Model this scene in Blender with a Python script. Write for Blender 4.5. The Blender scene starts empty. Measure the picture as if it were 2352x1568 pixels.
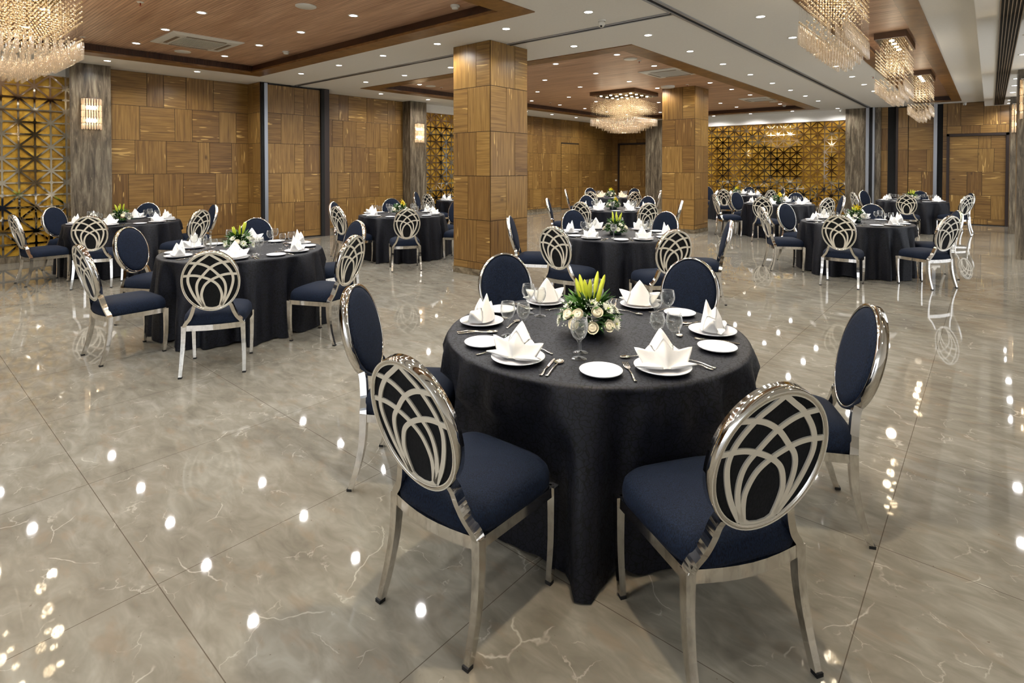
import bpy, math, random
from mathutils import Vector, Matrix
S = bpy.context.scene
COL = S.collection
PI = math.pi
R = math.radians

# ---------------------------------------------------------------- camera, world, exposure
cam_d = bpy.data.cameras.new('camera'); cam = bpy.data.objects.new('camera', cam_d); COL.objects.link(cam)
S.camera = cam
FPX, CYPX = 1272.6, 404.97
cam_d.sensor_width = 36.0
cam_d.lens = 36.0 * FPX / 2352.0
cam_d.shift_y = -(784 - CYPX) / 2352.0
cam_d.clip_end = 100
cam.location = (0, 0, 1.55)
cam.rotation_euler = (R(90 - 0.907), 0, R(40.818))
world = bpy.data.worlds.new('world'); S.world = world; world.use_nodes = True
world.node_tree.nodes['Background'].inputs[0].default_value = (0.90, 0.94, 1.0, 1)
world.node_tree.nodes['Background'].inputs[1].default_value = 2.0  # even fill added to the hall, entering through its unseen open sides
S.view_settings.view_transform = 'Standard'
S.view_settings.look = 'None'
S.view_settings.gamma = 1.0
S.view_settings.exposure = 0.0
S.cycles.max_bounces = 5
S.cycles.adaptive_threshold = 0.05
S.cycles.adaptive_min_samples = 12
S.cycles.use_light_tree = False
S.cycles.transparent_max_bounces = 10
S.cycles.diffuse_bounces = 3
S.cycles.glossy_bounces = 3
S.cycles.transmission_bounces = 6
S.cycles.caustics_reflective = False
S.cycles.caustics_refractive = False
S.cycles.sample_clamp_indirect = 4.0
SPOT_W = 43.0

# ---------------------------------------------------------------- mesh builder
class MB:
    def __init__(s): s.v = []; s.f = []; s.m = []; s.uv = {}; s.sm = []
    def add(s, vs, fs, m=0, smooth=False, uvs=None):
        b = len(s.v); s.v += [tuple(p) for p in vs]
        for i, f in enumerate(fs):
            if uvs: s.uv[len(s.f)] = uvs[i]
            s.f.append([b + k for k in f]); s.m.append(m); s.sm.append(smooth)
    def box(s, a, b, m=0):
        x0, y0, z0 = a; x1, y1, z1 = b
        vs = [(x0,y0,z0),(x1,y0,z0),(x1,y1,z0),(x0,y1,z0),(x0,y0,z1),(x1,y0,z1),(x1,y1,z1),(x0,y1,z1)]
        s.add(vs, [(0,3,2,1),(4,5,6,7),(0,1,5,4),(1,2,6,5),(2,3,7,6),(3,0,4,7)], m)
    def sweep(s, pts, secs, m=0, closed=False, smooth=True, cap=True, up=None):
        """secs: list (per point or single) of section polygons [(a,b)..] in (side,up) axes."""
        pts = [Vector(p) for p in pts]; n = len(pts); rings = []
        if not isinstance(secs[0], list): secs = [secs] * n
        prev = None
        for i, p in enumerate(pts):
            if closed: t = pts[(i + 1) % n] - pts[i - 1]
            else: t = pts[min(i + 1, n - 1)] - pts[max(i - 1, 0)]
            t.normalize()
            if up is not None: u = Vector(up)
            else: u = prev if prev is not None else (Vector((0,0,1)) if abs(t.z) < .9 else Vector((0,1,0)))
            sd = t.cross(u); 
            if sd.length < 1e-5: sd = t.cross(Vector((1,0,0)))
            sd.normalize(); uu = sd.cross(t).normalized(); prev = uu
            rings.append([p + sd * a + uu * b for a, b in secs[i]])
        k = len(rings[0]); vs = [q for r in rings for q in r]; fs = []
        for i in range(n if closed else n - 1):
            for j in range(k):
                a = i * k + j; b = i * k + (j + 1) % k; c = ((i + 1) % n) * k + (j + 1) % k; d = ((i + 1) % n) * k + j
                fs.append((a, b, c, d))
        if cap and not closed: fs.append(tuple(range(k))[::-1]); fs.append(tuple(range((n - 1) * k, n * k)))
        s.add(vs, fs, m, smooth)
    def tube(s, pts, r, k=8, m=0, closed=False, smooth=True, cap=True):
        rs = r if isinstance(r, (list, tuple)) else [r] * len(pts)
        s.sweep(pts, [[(q * math.cos(2*PI*j/k), q * math.sin(2*PI*j/k)) for j in range(k)] for q in rs], m, closed, smooth, cap)
    def lathe(s, prof, n=24, m=0, c=(0,0,0), smooth=True, mat=None):
        vs = []; fs = []
        k = len(prof)
        for i in range(n):
            a = 2 * PI * i / n
            for r, z in prof:
                p = Vector((r * math.cos(a), r * math.sin(a), z))
                if mat is not None: p = mat @ p
                vs.append((p.x + c[0], p.y + c[1], p.z + c[2]))
        for i in range(n):
            for j in range(k - 1):
                a = i * k + j; b = ((i + 1) % n) * k + j
                if prof[j][0] < 1e-6: fs.append((a, b + 1, a + 1))
                elif prof[j + 1][0] < 1e-6: fs.append((a, b, a + 1))
                else: fs.append((a, b, b + 1, a + 1))
        s.add(vs, fs, m, smooth)
    def mesh(s, name, mats):
        me = bpy.data.meshes.new(name); me.from_pydata(s.v, [], s.f); me.update()
        for mt in (mats if isinstance(mats, (list, tuple)) else [mats]): me.materials.append(mt)
        me.polygons.foreach_set('material_index', s.m); me.polygons.foreach_set('use_smooth', s.sm)
        if s.uv:
            uvl = me.uv_layers.new(name='UVMap'); at = me.attributes.new('tone', 'FLOAT', 'FACE')
            for fi, (uv, tone) in s.uv.items():
                at.data[fi].value = tone
                for li, q in zip(me.polygons[fi].loop_indices, uv): uvl.data[li].uv = q
        me.update(); return me
    def obj(s, name, mats, parent=None, loc=None):
        o = bpy.data.objects.new(name, s.mesh(name, mats)); COL.objects.link(o)
        if parent: o.parent = parent
        if loc: o.location = loc
        return o

def tag(o, label=None, cat=None, group=None, kind=None):
    if label: o['label'] = label
    if cat: o['category'] = cat
    if group: o['group'] = group
    if kind: o['kind'] = kind
    return o
def empty(name, loc=(0,0,0), rz=0):
    o = bpy.data.objects.new(name, None); COL.objects.link(o); o.location = loc; o.rotation_euler = (0,0,rz); o.empty_display_size = .1
    return o
def link(name, me, parent=None, loc=None):
    o = bpy.data.objects.new(name, me); COL.objects.link(o)
    if parent: o.parent = parent
    if loc: o.location = loc
    return o
def copy_tree(o, parent=None):
    c = o.copy(); COL.objects.link(c); c.parent = parent
    for ch in list(o.children):
        copy_tree(ch, c)
    return c
def spline(P, n=6):
    P = [Vector(p) for p in P]; out = []
    for i in range(len(P) - 1):
        a = P[max(i-1,0)]; b = P[i]; c = P[i+1]; d = P[min(i+2,len(P)-1)]
        for j in range(n):
            t = j / n
            out.append(.5 * ((2*b) + (c-a)*t + (2*a-5*b+4*c-d)*t*t + (3*b-a-3*c+d)*t**3))
    out.append(P[-1]); return out

# ---------------------------------------------------------------- materials
def lin(c): return tuple((x/255/12.92 if x <= 10 else ((x/255+.055)/1.055)**2.4) for x in c) + (1,)
class NT:
    def __init__(s, name):
        s.mat = bpy.data.materials.new(name); s.mat.use_nodes = True; s.t = s.mat.node_tree; s.n = s.t.nodes
        s.b = s.n['Principled BSDF']; s.out = s.n['Material Output']
    def N(s, typ, **k):
        n = s.n.new(typ)
        for a, v in k.items():
            if a.startswith('i_'): n.inputs[a[2:].replace('_', ' ')].default_value = v
            else: setattr(n, a, v)
        return n
    def L(s, a, b): s.t.links.new(a, b)
    def coords(s, kind='Object', scale=(1,1,1), rot=(0,0,0)):
        tc = s.N('ShaderNodeTexCoord'); mp = s.N('ShaderNodeMapping'); mp.inputs['Scale'].default_value = scale; mp.inputs['Rotation'].default_value = rot
        s.L(tc.outputs[kind], mp.inputs[0]); return mp.outputs[0]
    def noise(s, co, scale, detail=4, rough=.55, dist=0.0):
        detail = min(detail, 3.5)
        n = s.N('ShaderNodeTexNoise'); n.inputs['Scale'].default_value = scale; n.inputs['Detail'].default_value = detail
        n.inputs['Roughness'].default_value = rough; n.inputs['Distortion'].default_value = dist
        if co is not None: s.L(co, n.inputs['Vector'])
        return n.outputs[0]
    def ramp(s, f, stops):
        r = s.N('ShaderNodeValToRGB'); e = r.color_ramp.elements
        while len(e) < len(stops): e.new(.5)
        for el, (p, c) in zip(e, stops): el.position = p; el.color = c if len(c) == 4 else lin(c)
        s.L(f, r.inputs[0]); return r.outputs[0]
    def mix(s, f, a, b, mode='MIX'):
        m = s.N('ShaderNodeMix', data_type='RGBA', blend_type=mode)
        for so, v in ((m.inputs[0], f), (m.inputs[6], a), (m.inputs[7], b)):
            if hasattr(v, 'links'): s.L(v, so)
            else: so.default_value = v if not isinstance(v, tuple) or len(v) == 4 else lin(v)
        return m.outputs[2]
    def math(s, op, a, b=0.0):
        m = s.N('ShaderNodeMath', operation=op)
        for so, v in ((m.inputs[0], a), (m.inputs[1], b)):
            if hasattr(v, 'links'): s.L(v, so)
            else: so.default_value = v
        return m.outputs[0]
    def bump(s, h, st=.3, d=.01):
        b = s.N('ShaderNodeBump'); b.inputs['Strength'].default_value = st; b.inputs['Distance'].default_value = d
        s.L(h, b.inputs['Height']); s.L(b.outputs[0], s.b.inputs['Normal'])
    def set(s, **k):
        for a, v in k.items():
            so = s.b.inputs[a.replace('_', ' ')]
            if hasattr(v, 'links'): s.L(v, so)
            else: so.default_value = (v if len(v) == 4 else lin(v)) if isinstance(v, tuple) else v
        return s.mat
W0, W1 = (0,0,0,1), (1,1,1,1)

def m_simple(name, col, rough=.5, metal=0, **k):
    t = NT(name); co = t.coords(); f = t.noise(co, 30, 2)
    c = t.mix(t.math('MULTIPLY', f, .18), col, tuple(max(0, int(x*.8)) for x in col[:3]))
    return t.set(Base_Color=c, Roughness=rough, Metallic=metal, **k)

def m_panel():
    t = NT('veneer'); uv = t.N('ShaderNodeUVMap').outputs[0]; at = t.N('ShaderNodeAttribute', attribute_name='tone').outputs['Fac']
    def mp(sc):
        m = t.N('ShaderNodeMapping'); m.inputs['Scale'].default_value = sc; t.L(uv, m.inputs[0]); return m.outputs[0]
    g = t.noise(mp((1.0, 20, 1)), 1.6, 6, .6, .35)
    fine = t.noise(mp((3, 90, 1)), 1.5, 3, .6)
    c = t.ramp(g, [(.25, (98, 70, 35)), (.5, (140, 107, 56)), (.75, (166, 132, 76))])
    c = t.mix(t.math('MULTIPLY', fine, .35), c, (84, 58, 30))
    tone = t.ramp(at, [(0, (.72,.66,.62,1)), (1, (1.15,1.15,1.1,1))])
    c = t.mix(1.0, c, tone, 'MULTIPLY')
    sl = t.noise(mp((2.6, 30, 1)), 1.0, 1, .4)
    gate = t.noise(mp((.9, 3, 1)), 1.0, 1, .4)
    sl = t.ramp(t.math('MULTIPLY', sl, t.math('ADD', gate, .45)), [(.70, W0), (.735, W1)])
    c = t.mix(t.math('MULTIPLY', sl, .8), c, (214, 176, 106))
    kn = t.N('ShaderNodeTexVoronoi'); kn.inputs['Scale'].default_value = 1.0; t.L(mp((1.1, 2.0, 1)), kn.inputs['Vector'])
    k = t.ramp(kn.outputs['Distance'], [(.02, W1), (.07, W0)])
    c = t.mix(t.math('MULTIPLY', k, .7), c, (52, 32, 16))
    t.bump(g, .08, .004)
    return t.set(Base_Color=c, Roughness=.34, Specular_IOR_Level=.5)

def m_ceilwood(name='ceiling_veneer', lo=(172, 128, 98), hi=(232, 192, 158)):
    t = NT(name); co = t.coords('Object', (.5, 9, 1)); g = t.noise(co, 2.2, 6, .62, 1.0)
    co3 = t.coords('Object', (.35, 2.2, 1)); g2 = t.noise(co3, 2, 3)
    c = t.ramp(t.math('ADD', t.math('MULTIPLY', g, .7), t.math('MULTIPLY', g2, .3)), [(.33, lo), (.68, hi)])
    w = t.N('ShaderNodeTexWave', bands_direction='Y'); w.inputs['Scale'].default_value = 8.0; w.inputs['Distortion'].default_value = 0
    t.L(t.coords('Object'), w.inputs['Vector'])
    gr = t.ramp(w.outputs['Fac'], [(0, W0), (.25, W1)])
    c = t.mix(t.math('MULTIPLY', t.math('SUBTRACT', 1.0, gr), .3), c, (60, 38, 24))
    t.bump(gr, .5, .006)
    return t.set(Base_Color=c, Roughness=.42)

def m_trimwood():
    t = NT('trim_veneer'); g = t.noise(t.coords('Object', (2, 2, 6)), 3, 5, .6, .6)
    return t.set(Base_Color=t.ramp(g, [(.3, (104, 70, 34)), (.7, (146, 106, 58))]), Roughness=.35)

def m_marble():
    t = NT('polished_beige_marble'); co = t.coords('Object')
    n1 = t.noise(t.coords('Object', (.9, .9, .9)), 1.3, 6, .6, .6)
    n2 = t.noise(t.coords('Object', (3.2, 7.5, 1), (0, 0, .5)), 1.6, 6, .65, .6)
    c = t.ramp(t.math('ADD', t.math('MULTIPLY', n1, .45), t.math('MULTIPLY', n2, .55)), [(.34, (114, 109, 98)), (.5, (133, 128, 116)), (.66, (152, 148, 137))])
    patch = t.ramp(t.noise(t.coords('Object', (2.2, 5, 1), (0, 0, .7)), 2.2, 4, .6), [(.56, W0), (.68, W1)])
    c = t.mix(t.math('MULTIPLY', patch, .3), c, (140, 120, 98))
    # thin pale veins
    nz = t.N('ShaderNodeTexNoise'); nz.inputs['Scale'].default_value = 2.0; nz.inputs['Detail'].default_value = 5; t.L(co, nz.inputs['Vector'])
    vm = t.N('ShaderNodeVectorMath', operation='MULTIPLY_ADD'); t.L(nz.outputs['Color'], vm.inputs[0]); vm.inputs[1].default_value = (.5,.5,.5); t.L(co, vm.inputs[2])
    vo = t.N('ShaderNodeTexVoronoi', feature='DISTANCE_TO_EDGE'); vo.inputs['Scale'].default_value = 1.7; t.L(vm.outputs[0], vo.inputs['Vector'])
    vein = t.ramp(vo.outputs['Distance'], [(.0, W1), (.007, W0)])
    gate = t.ramp(t.noise(co, 4.6, 3, .5), [(.54, W0), (.6, W1)])
    c = t.mix(t.math('MULTIPLY', t.math('MULTIPLY', vein, gate), .5), c, (212, 206, 192))
    nz2 = t.N('ShaderNodeTexNoise'); nz2.inputs['Scale'].default_value = 5.0; nz2.inputs['Detail'].default_value = 6; t.L(co, nz2.inputs['Vector'])
    vm2 = t.N('ShaderNodeVectorMath', operation='MULTIPLY_ADD'); t.L(nz2.outputs['Color'], vm2.inputs[0]); vm2.inputs[1].default_value = (.35,.35,.35); t.L(co, vm2.inputs[2])
    vo2 = t.N('ShaderNodeTexVoronoi', feature='DISTANCE_TO_EDGE'); vo2.inputs['Scale'].default_value = 3.6; t.L(vm2.outputs[0], vo2.inputs['Vector'])
    vein2 = t.ramp(vo2.outputs['Distance'], [(.0, W1), (.014, W0)]); gate2 = t.ramp(t.noise(t.coords('Object', (1, 1, 1), (.3, 0, 1)), 7.5, 3, .5), [(.55, W0), (.62, W1)])
    c = t.mix(t.math('MULTIPLY', t.math('MULTIPLY', vein2, gate2), .38), c, (208, 202, 188))
    # joints of the 1 m slabs
    sep = t.N('ShaderNodeSeparateXYZ'); t.L(co, sep.inputs[0]); js = []
    for ax, off in ((0, .33), (1, .32)):
        fr = t.math('FRACT', t.math('ADD', sep.outputs[ax], off + 20))
        d = t.math('ABSOLUTE', t.math('SUBTRACT', fr, .5))
        js.append(t.math('GREATER_THAN', d, .4984))
    j = t.math('MAXIMUM', js[0], js[1])
    c = t.mix(t.math('MULTIPLY', j, .75), c, (70, 60, 48))
    sp = t.ramp(t.noise(co, 55, 2, .5), [(.745, W0), (.76, W1)])
    c = t.mix(t.math('MULTIPLY', sp, .6), c, (90, 74, 56))
    return t.set(Base_Color=c, Roughness=.028, Specular_IOR_Level=.38)

def m_stone(name, a, b, c3, sc=(9, 9, 1.1), rough=.22):
    t = NT(name); co = t.coords('Object', sc); g = t.noise(co, 1.5, 8, .68, .6)
    c = t.ramp(g, [(.3, a), (.5, b), (.7, c3)])
    s = t.ramp(t.noise(t.coords('Object', (30, 30, 6)), 2, 3, .6), [(.62, W0), (.72, W1)])
    c = t.mix(t.math('MULTIPLY', s, .35), c, (176, 160, 132))
    return t.set(Base_Color=c, Roughness=rough)

def m_goldmirror():
    t = NT('antique_gold_mirror'); co = t.coords('Object')
    c = t.ramp(t.noise(co, 3.5, 6, .68, .4), [(.32, (120, 84, 14)), (.5, (176, 132, 36)), (.68, (206, 166, 66))])
    sp = t.ramp(t.noise(co, 16, 4, .7), [(.58, W0), (.7, W1)])
    c = t.mix(t.math('MULTIPLY', sp, .6), c, (70, 44, 8))
    return t.set(Base_Color=c, Roughness=.3, Metallic=.25)

def m_fabric(name, a, b, sheen=.4, sc=420):
    t = NT(name); co = t.coords('Object')
    n = t.noise(t.coords('Object', (1, 1, .35)), sc, 2, .6)
    c = t.mix(t.ramp(n, [(.35, W0), (.75, W1)]), a, b)
    t.bump(n, .25, .002)
    return t.set(Base_Color=c, Roughness=.8, Specular_IOR_Level=.2, Sheen_Weight=sheen, Sheen_Roughness=.4, Sheen_Tint=(90, 110, 160))

def m_cloth():
    t = NT('black_crackle_damask'); co = t.coords('Object')
    nz = t.N('ShaderNodeTexNoise'); nz.inputs['Scale'].default_value = 18; t.L(co, nz.inputs['Vector'])
    vm = t.N('ShaderNodeVectorMath', operation='MULTIPLY_ADD'); t.L(nz.outputs['Color'], vm.inputs[0]); vm.inputs[1].default_value = (.06,.06,.06); t.L(co, vm.inputs[2])
    vo = t.N('ShaderNodeTexVoronoi', feature='DISTANCE_TO_EDGE'); vo.inputs['Scale'].default_value = 42; t.L(vm.outputs[0], vo.inputs['Vector'])
    e = t.ramp(vo.outputs['Distance'], [(.02, W0), (.10, W1)])
    c = t.mix(e, (1, 1, 1), (18, 20, 30))
    t.bump(e, .15, .0012)
    return t.set(Base_Color=c, Roughness=t.math('SUBTRACT', .62, t.math('MULTIPLY', e, .1)), Specular_IOR_Level=.3, Sheen_Weight=.0)

def m_metal(name, col, rough, worn=False):
    t = NT(name); r = t.noise(t.coords('Object', (1, 1, .4)), 24, 4, .65)
    c = col
    if worn: c = t.mix(t.ramp(r, [(.5, W0), (.8, W1)]), col, tuple(int(x*.72) for x in col))
    return t.set(Base_Color=c, Metallic=1.0, Roughness=t.math('ADD', rough, t.math('MULTIPLY', r, rough * .6)))

def m_glass(name='clear_glass', tint=(250, 250, 248), base=.03, glare=.75, diff=0.0, dcol=(255, 240, 220), rough=.02):
    t = NT(name); t.n.remove(t.b)
    tr = t.N('ShaderNodeBsdfTransparent'); tr.inputs[0].default_value = lin(tint)
    gl = t.N('ShaderNodeBsdfGlossy'); gl.inputs['Roughness'].default_value = rough; gl.inputs[0].default_value = (1,1,1,1)
    lw = t.N('ShaderNodeLayerWeight'); lw.inputs[0].default_value = .5
    f = t.math('ADD', t.math('MULTIPLY', t.math('POWER', lw.outputs['Facing'], 3.0), glare), base)
    mx = t.N('ShaderNodeMixShader'); t.L(f, mx.inputs[0]); t.L(tr.outputs[0], mx.inputs[1]); t.L(gl.outputs[0], mx.inputs[2])
    last = mx
    if diff > 0:
        d1 = t.N('ShaderNodeBsdfDiffuse'); d1.inputs[0].default_value = lin(dcol)
        d2 = t.N('ShaderNodeBsdfTranslucent'); d2.inputs[0].default_value = lin(dcol)
        ad = t.N('ShaderNodeMixShader'); ad.inputs[0].default_value = .55; t.L(d1.outputs[0], ad.inputs[1]); t.L(d2.outputs[0], ad.inputs[2])
        m2 = t.N('ShaderNodeMixShader')
        if diff < .1: t.L(t.math('ADD', t.math('MULTIPLY', t.math('POWER', lw.outputs['Facing'], 2.5), .4), .015), m2.inputs[0])
        else: m2.inputs[0].default_value = diff
        t.L(mx.outputs[0], m2.inputs[1]); t.L(ad.outputs[0], m2.inputs[2]); last = m2
    t.L(last.outputs[0], t.out.inputs[0]); return t.mat

def m_emit(name, col, st):
    t = NT(name); t.set(Base_Color=W0, Emission_Color=col, Emission_Strength=st)
    try: t.mat.cycles.emission_sampling = 'NONE'
    except Exception: pass
    return t.mat

M = dict(
 panel=m_panel(), gap=m_simple('panel_gap', (26, 16, 10), .7), ceilwood=m_ceilwood(), riser=m_ceilwood('riser_veneer', (50, 28, 16), (84, 52, 32)), trim=m_trimwood(),
 white=m_simple('ceiling_paint', (244, 242, 236), .7), marble=m_marble(),
 stone=m_stone('brown_marble', (58, 51, 42), (98, 88, 73), (140, 129, 108)), skirt=m_stone('skirting_granite', (70, 60, 46), (110, 98, 78), (142, 128, 104), (4, 4, 6)),
 bronze=m_simple('bronze_canopy', (112, 88, 68), .35, .3), gold=m_goldmirror(), mirror=m_metal('mirror_steel', (214, 206, 190), .03), alu=m_metal('anodised_aluminium', (170, 176, 186), .3), dark=m_simple('dark_frame', (44, 32, 28), .45), black=m_simple('black_gap', (10, 10, 10), .8),
 chrome=m_metal('chair_chrome', (226, 222, 216), .05), chromew=m_metal('worn_chrome', (236, 232, 226), .075, True), satin=m_simple('satin_lattice_steel', (242, 236, 222), .38, .4), rubber=m_simple('foot_rubber', (16, 16, 16), .7),
 navy=m_fabric('navy_weave', (8, 13, 24), (24, 38, 62), .0, 300), blackfab=m_fabric('black_weave', (12, 13, 14), (30, 31, 33), .1, 200), cloth=m_cloth(),
 china=m_simple('white_china', (238, 239, 243), .12), linen=m_simple('white_linen', (252, 250, 246), .85), peach=m_simple('cream_linen', (238, 218, 192), .85),
 glass=m_glass(base=.02, glare=1.0, diff=.07, dcol=(240, 244, 250)), rod=m_glass('crystal_rod', (253, 249, 242), .10, .8, .2), bead=m_glass('crystal_bead', (252, 240, 214), .3, .6, .38, (255, 232, 190)), tier=m_glass('sconce_crystal', (255, 244, 226), .12, .6, .42),
 steel=m_metal('cutlery_steel', (214, 208, 198), .12), lamp=m_emit('lamp_lens', (1, .97, .93, 1), 14), bulb=m_emit('warm_bulb', (1, .85, .6, 1), 30), plastic=m_simple('white_plastic', (232, 230, 222), .4), red=m_simple('red_bulb_plastic', (170, 60, 30), .4),
 leaf=m_simple('leaf_green', (58, 104, 30), .5), leafd=m_simple('leaf_dark', (34, 70, 26), .5), lily=m_simple('lily_bud', (196, 204, 58), .45), lilyo=m_simple('lily_petal', (238, 206, 30), .5), petal=m_simple('white_petal', (240, 240, 222), .6), rose=m_simple('cream_rose', (244, 234, 206), .6), eye=m_simple('flower_eye', (196, 200, 90), .6), bowl=m_simple('dark_green_bowl', (10, 34, 30), .3),
 grille=m_metal('vent_slat', (150, 140, 128), .4))

# ---------------------------------------------------------------- camera maths used only to name the seats
def ordn(i): return ['first','second','third','fourth','fifth','sixth','seventh','eighth','ninth','tenth','eleventh','twelfth','thirteenth','fourteenth'][i]

# ---------------------------------------------------------------- room shell
XL, YF, ZC, ZT, ZB = -12.05, 20.4, 3.33, 3.46, 3.2
def struct(o): o['kind'] = 'structure'; return o
b = MB(); b.box((-13.5, -6, -.1), (3.6, 21.5, 0)); struct(b.obj('floor', M['marble']))
trays = [(-10.78, -1.4, -3.95, 4.97, .3), (-10.71, 7.2, -3.94, 18.85, .3), (-1.6, -1.4, -.6, 18.97, .2)]
xs = sorted({-12.6, -.14} | {t[0] for t in trays} | {t[2] for t in trays}); ys = sorted({-6, 21.5} | {t[1] for t in trays} | {t[3] for t in trays})
b = MB()
for i in range(len(xs) - 1):
    for j in range(len(ys) - 1):
        cx, cyy = (xs[i] + xs[i+1]) / 2, (ys[j] + ys[j+1]) / 2
        if any(t[0] < cx < t[2] and t[1] < cyy < t[3] for t in trays): continue
        b.box((xs[i], ys[j], ZC), (xs[i+1], ys[j+1], ZC + .3))
struct(b.obj('ceiling', M['white']))
b = MB(); b.box((-.14, -6, ZB), (3.6, 21.5, ZC + .3)); struct(b.obj('ceiling_beam', M['white']))
for k, (x0, y0, x1, y1, w) in enumerate(trays):
    b = MB()
    b.box((x0, y0, ZT), (x1, y1, ZT + .1)); struct(b.obj('ceiling_wood', M['ceilwood']))
    b = MB(); z0, z1 = ZC - .012, ZC + .02
    b.box((x0, y0, z0), (x1, y0 + w, z1)); b.box((x0, y1 - w, z0), (x1, y1, z1)); b.box((x0, y0 + w, z0), (x0 + w, y1 - w, z1)); b.box((x1 - w, y0 + w, z0), (x1, y1 - w, z1))
    struct(b.obj('trim_%d' % (k + 1), M['trim']))
    b = MB(); g = w - .05
    b.box((x0, y0, z1), (x1, y0 + g, ZT)); b.box((x0, y1 - g, z1), (x1, y1, ZT)); b.box((x0, y0 + g, z1), (x0 + g, y1 - g, ZT)); b.box((x1 - g, y0 + g, z1), (x1, y1 - g, ZT))
    struct(b.obj('trim_riser', M['riser']))
# partition tracks
b = MB()
for o_ in (-.035, .035): b.box((-11.4, 6.06 + o_ - .016, ZC - .012), (-2.79, 6.06 + o_ + .016, ZC + .01), 0)
b.box((-11.4, 6.035, ZC - .004), (-2.79, 6.085, ZC + .01), 1)
struct(b.obj('trim_4', [M['alu'], M['black']]))
b = MB()
for o_ in (-.04, .04): b.box((-2.75 + o_ - .018, -6, ZC - .012), (-2.75 + o_ + .018, 19.5, ZC + .01), 0)
b.box((-2.775, -6, ZC - .004), (-2.725, 19.5, ZC + .01), 1)
struct(b.obj('trim_5', [M['alu'], M['black']]))

ROWS = [.09, .165, .80, 1.43, 2.06, 2.70, ZC]
def panelled(b, org, ud, nd, rows, seams, rng, first=None, z_lo=None, z_hi=None):
    """wood blocks on a plane: org, ud = horizontal unit, nd = outward normal; seams(rowindex)->list of u positions"""
    org, ud, nd = Vector(org), Vector(ud), Vector(nd)
    for ri in range(len(rows) - 1):
        za, zb = rows[ri], rows[ri + 1]
        us = seams(ri)
        gr = first(ri) if first else rng.randint(0, 1)
        for k in range(len(us) - 1):
            u0, u1 = us[k] + .0038, us[k+1] - .0038; a, c = za + .0038, zb - .0038
            if u1 - u0 < .01: continue
            h = .008
            P = lambda u, z, d: org + ud * u + nd * d + Vector((0, 0, z))
            q = [P(u0,a,h), P(u1,a,h), P(u1,c,h), P(u0,c,h), P(u0,a,0), P(u1,a,0), P(u1,c,0), P(u0,c,0)]
            ox, oy = rng.uniform(0, 60), rng.uniform(0, 60); tone = rng.random()
            if gr: uv = [(a+ox, u0+oy), (a+ox, u1+oy), (c+ox, u1+oy), (c+ox, u0+oy)]
            else: uv = [(u0+ox, a+oy), (u1+ox, a+oy), (u1+ox, c+oy), (u0+ox, c+oy)]
            d4 = [uv[0]] * 4
            b.add(q, [(0,1,2,3), (4,0,3,7), (1,5,6,2), (3,2,6,7), (4,5,1,0)], 0, False, [(uv, tone), (d4, tone*.5), (d4, tone*.5), (d4, tone*.5), (d4, tone*.5)])
            gr = 1 - gr
def rand_seams(L, rng, wide=(.34, .62), narrow=(.2, .34)):
    def f(ri):
        u = 0; out = [0]; w = rng.random() < .5
        while True:
            u += rng.uniform(*(wide if w else narrow)); w = not w
            if u > L - .15: break
            out.append(u)
        return out + [L]
    return f
def wall_seg(name, p0, p1, nd, seed, rows=ROWS, seams=None, first=None, top=ZC, thick=.12, zbase=0, skirt=True, wide=(.34,.62), narrow=(.2,.34), org=None, kind=True):
    p0, p1, nd = Vector(p0), Vector(p1), Vector(nd); L = (p1 - p0).length; ud = (p1 - p0) / L; rng = random.Random(seed)
    b = MB(); q = [p0, p1, p1 - nd * thick, p0 - nd * thick]
    vs = [(v.x, v.y, zbase) for v in q] + [(v.x, v.y, top) for v in q]
    b.add(vs, [(0,1,2,3), (4,5,6,7), (0,1,5,4), (1,2,6,5), (2,3,7,6), (3,0,4,7)], 1)
    if skirt:
        q = [p0 + nd*.012, p1 + nd*.012, p1, p0]
        vs = [(v.x, v.y, 0) for v in q] + [(v.x, v.y, .088) for v in q]
        b.add(vs, [(0,1,2,3), (4,5,6,7), (0,1,5,4), (1,2,6,5), (2,3,7,6), (3,0,4,7)], 2)
    panelled(b, p0, ud, nd, rows, seams or rand_seams(L, rng, wide, narrow), rng, first)
    o = b.obj(name, [M['panel'], M['gap'], M['skirt']])
    return struct(o) if kind else o

# left wall: seams of the first bay read off the wall itself
LW = {5: [0,.62,.90,1.29,1.80,2.5], 4: [0,.50,1.09,1.40,1.91,2.25,2.5], 3: [0,.42,.94,1.51,1.72,2.15,2.5], 2: [0,.31,.72,1.23,1.83,2.27,2.5], 1: [0,.50,1.1,1.60,2.23,2.5], 0: [0,.8,1.6,2.5]}
LF = {5: 0, 4: 1, 3: 0, 2: 1, 1: 0, 0: 0}
wall_seg('wall_left', (XL, 2.8, 0), (XL, 5.3, 0), (1,0,0), 1, seams=lambda r: LW[r], first=lambda r: LF[r])
wall_seg('wall_left', (XL, 5.3, 0), (-11.48, 5.3, 0), (0,-1,0), 2)
wall_seg('wall_left', (XL, 6.86, 0), (XL, 9.42, 0), (1,0,0), 3)
wall_seg('wall_left', (XL, 14.35, 0), (XL, 16.72, 0), (1,0,0), 4, wide=(.3,.5), narrow=(.16,.26))
wall_seg('wall_left', (XL, 17.9, 0), (XL, YF, 0), (1,0,0), 5, wide=(.3,.5), narrow=(.16,.26))
DR = [.02, .165, .80, 1.43, 2.06, 2.44]
o = wall_seg('door_1', (XL + .002, 16.74, 0), (XL + .002, 17.88, 0), (1,0,0), 6, rows=DR, top=2.46, skirt=False, wide=(.3,.5), narrow=(.16,.26))
wall_seg('wall_left', (XL, 16.72, 0), (XL, 17.9, 0), (1,0,0), 7, rows=[2.48, 2.70, ZC], zbase=2.47, skirt=False)
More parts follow.
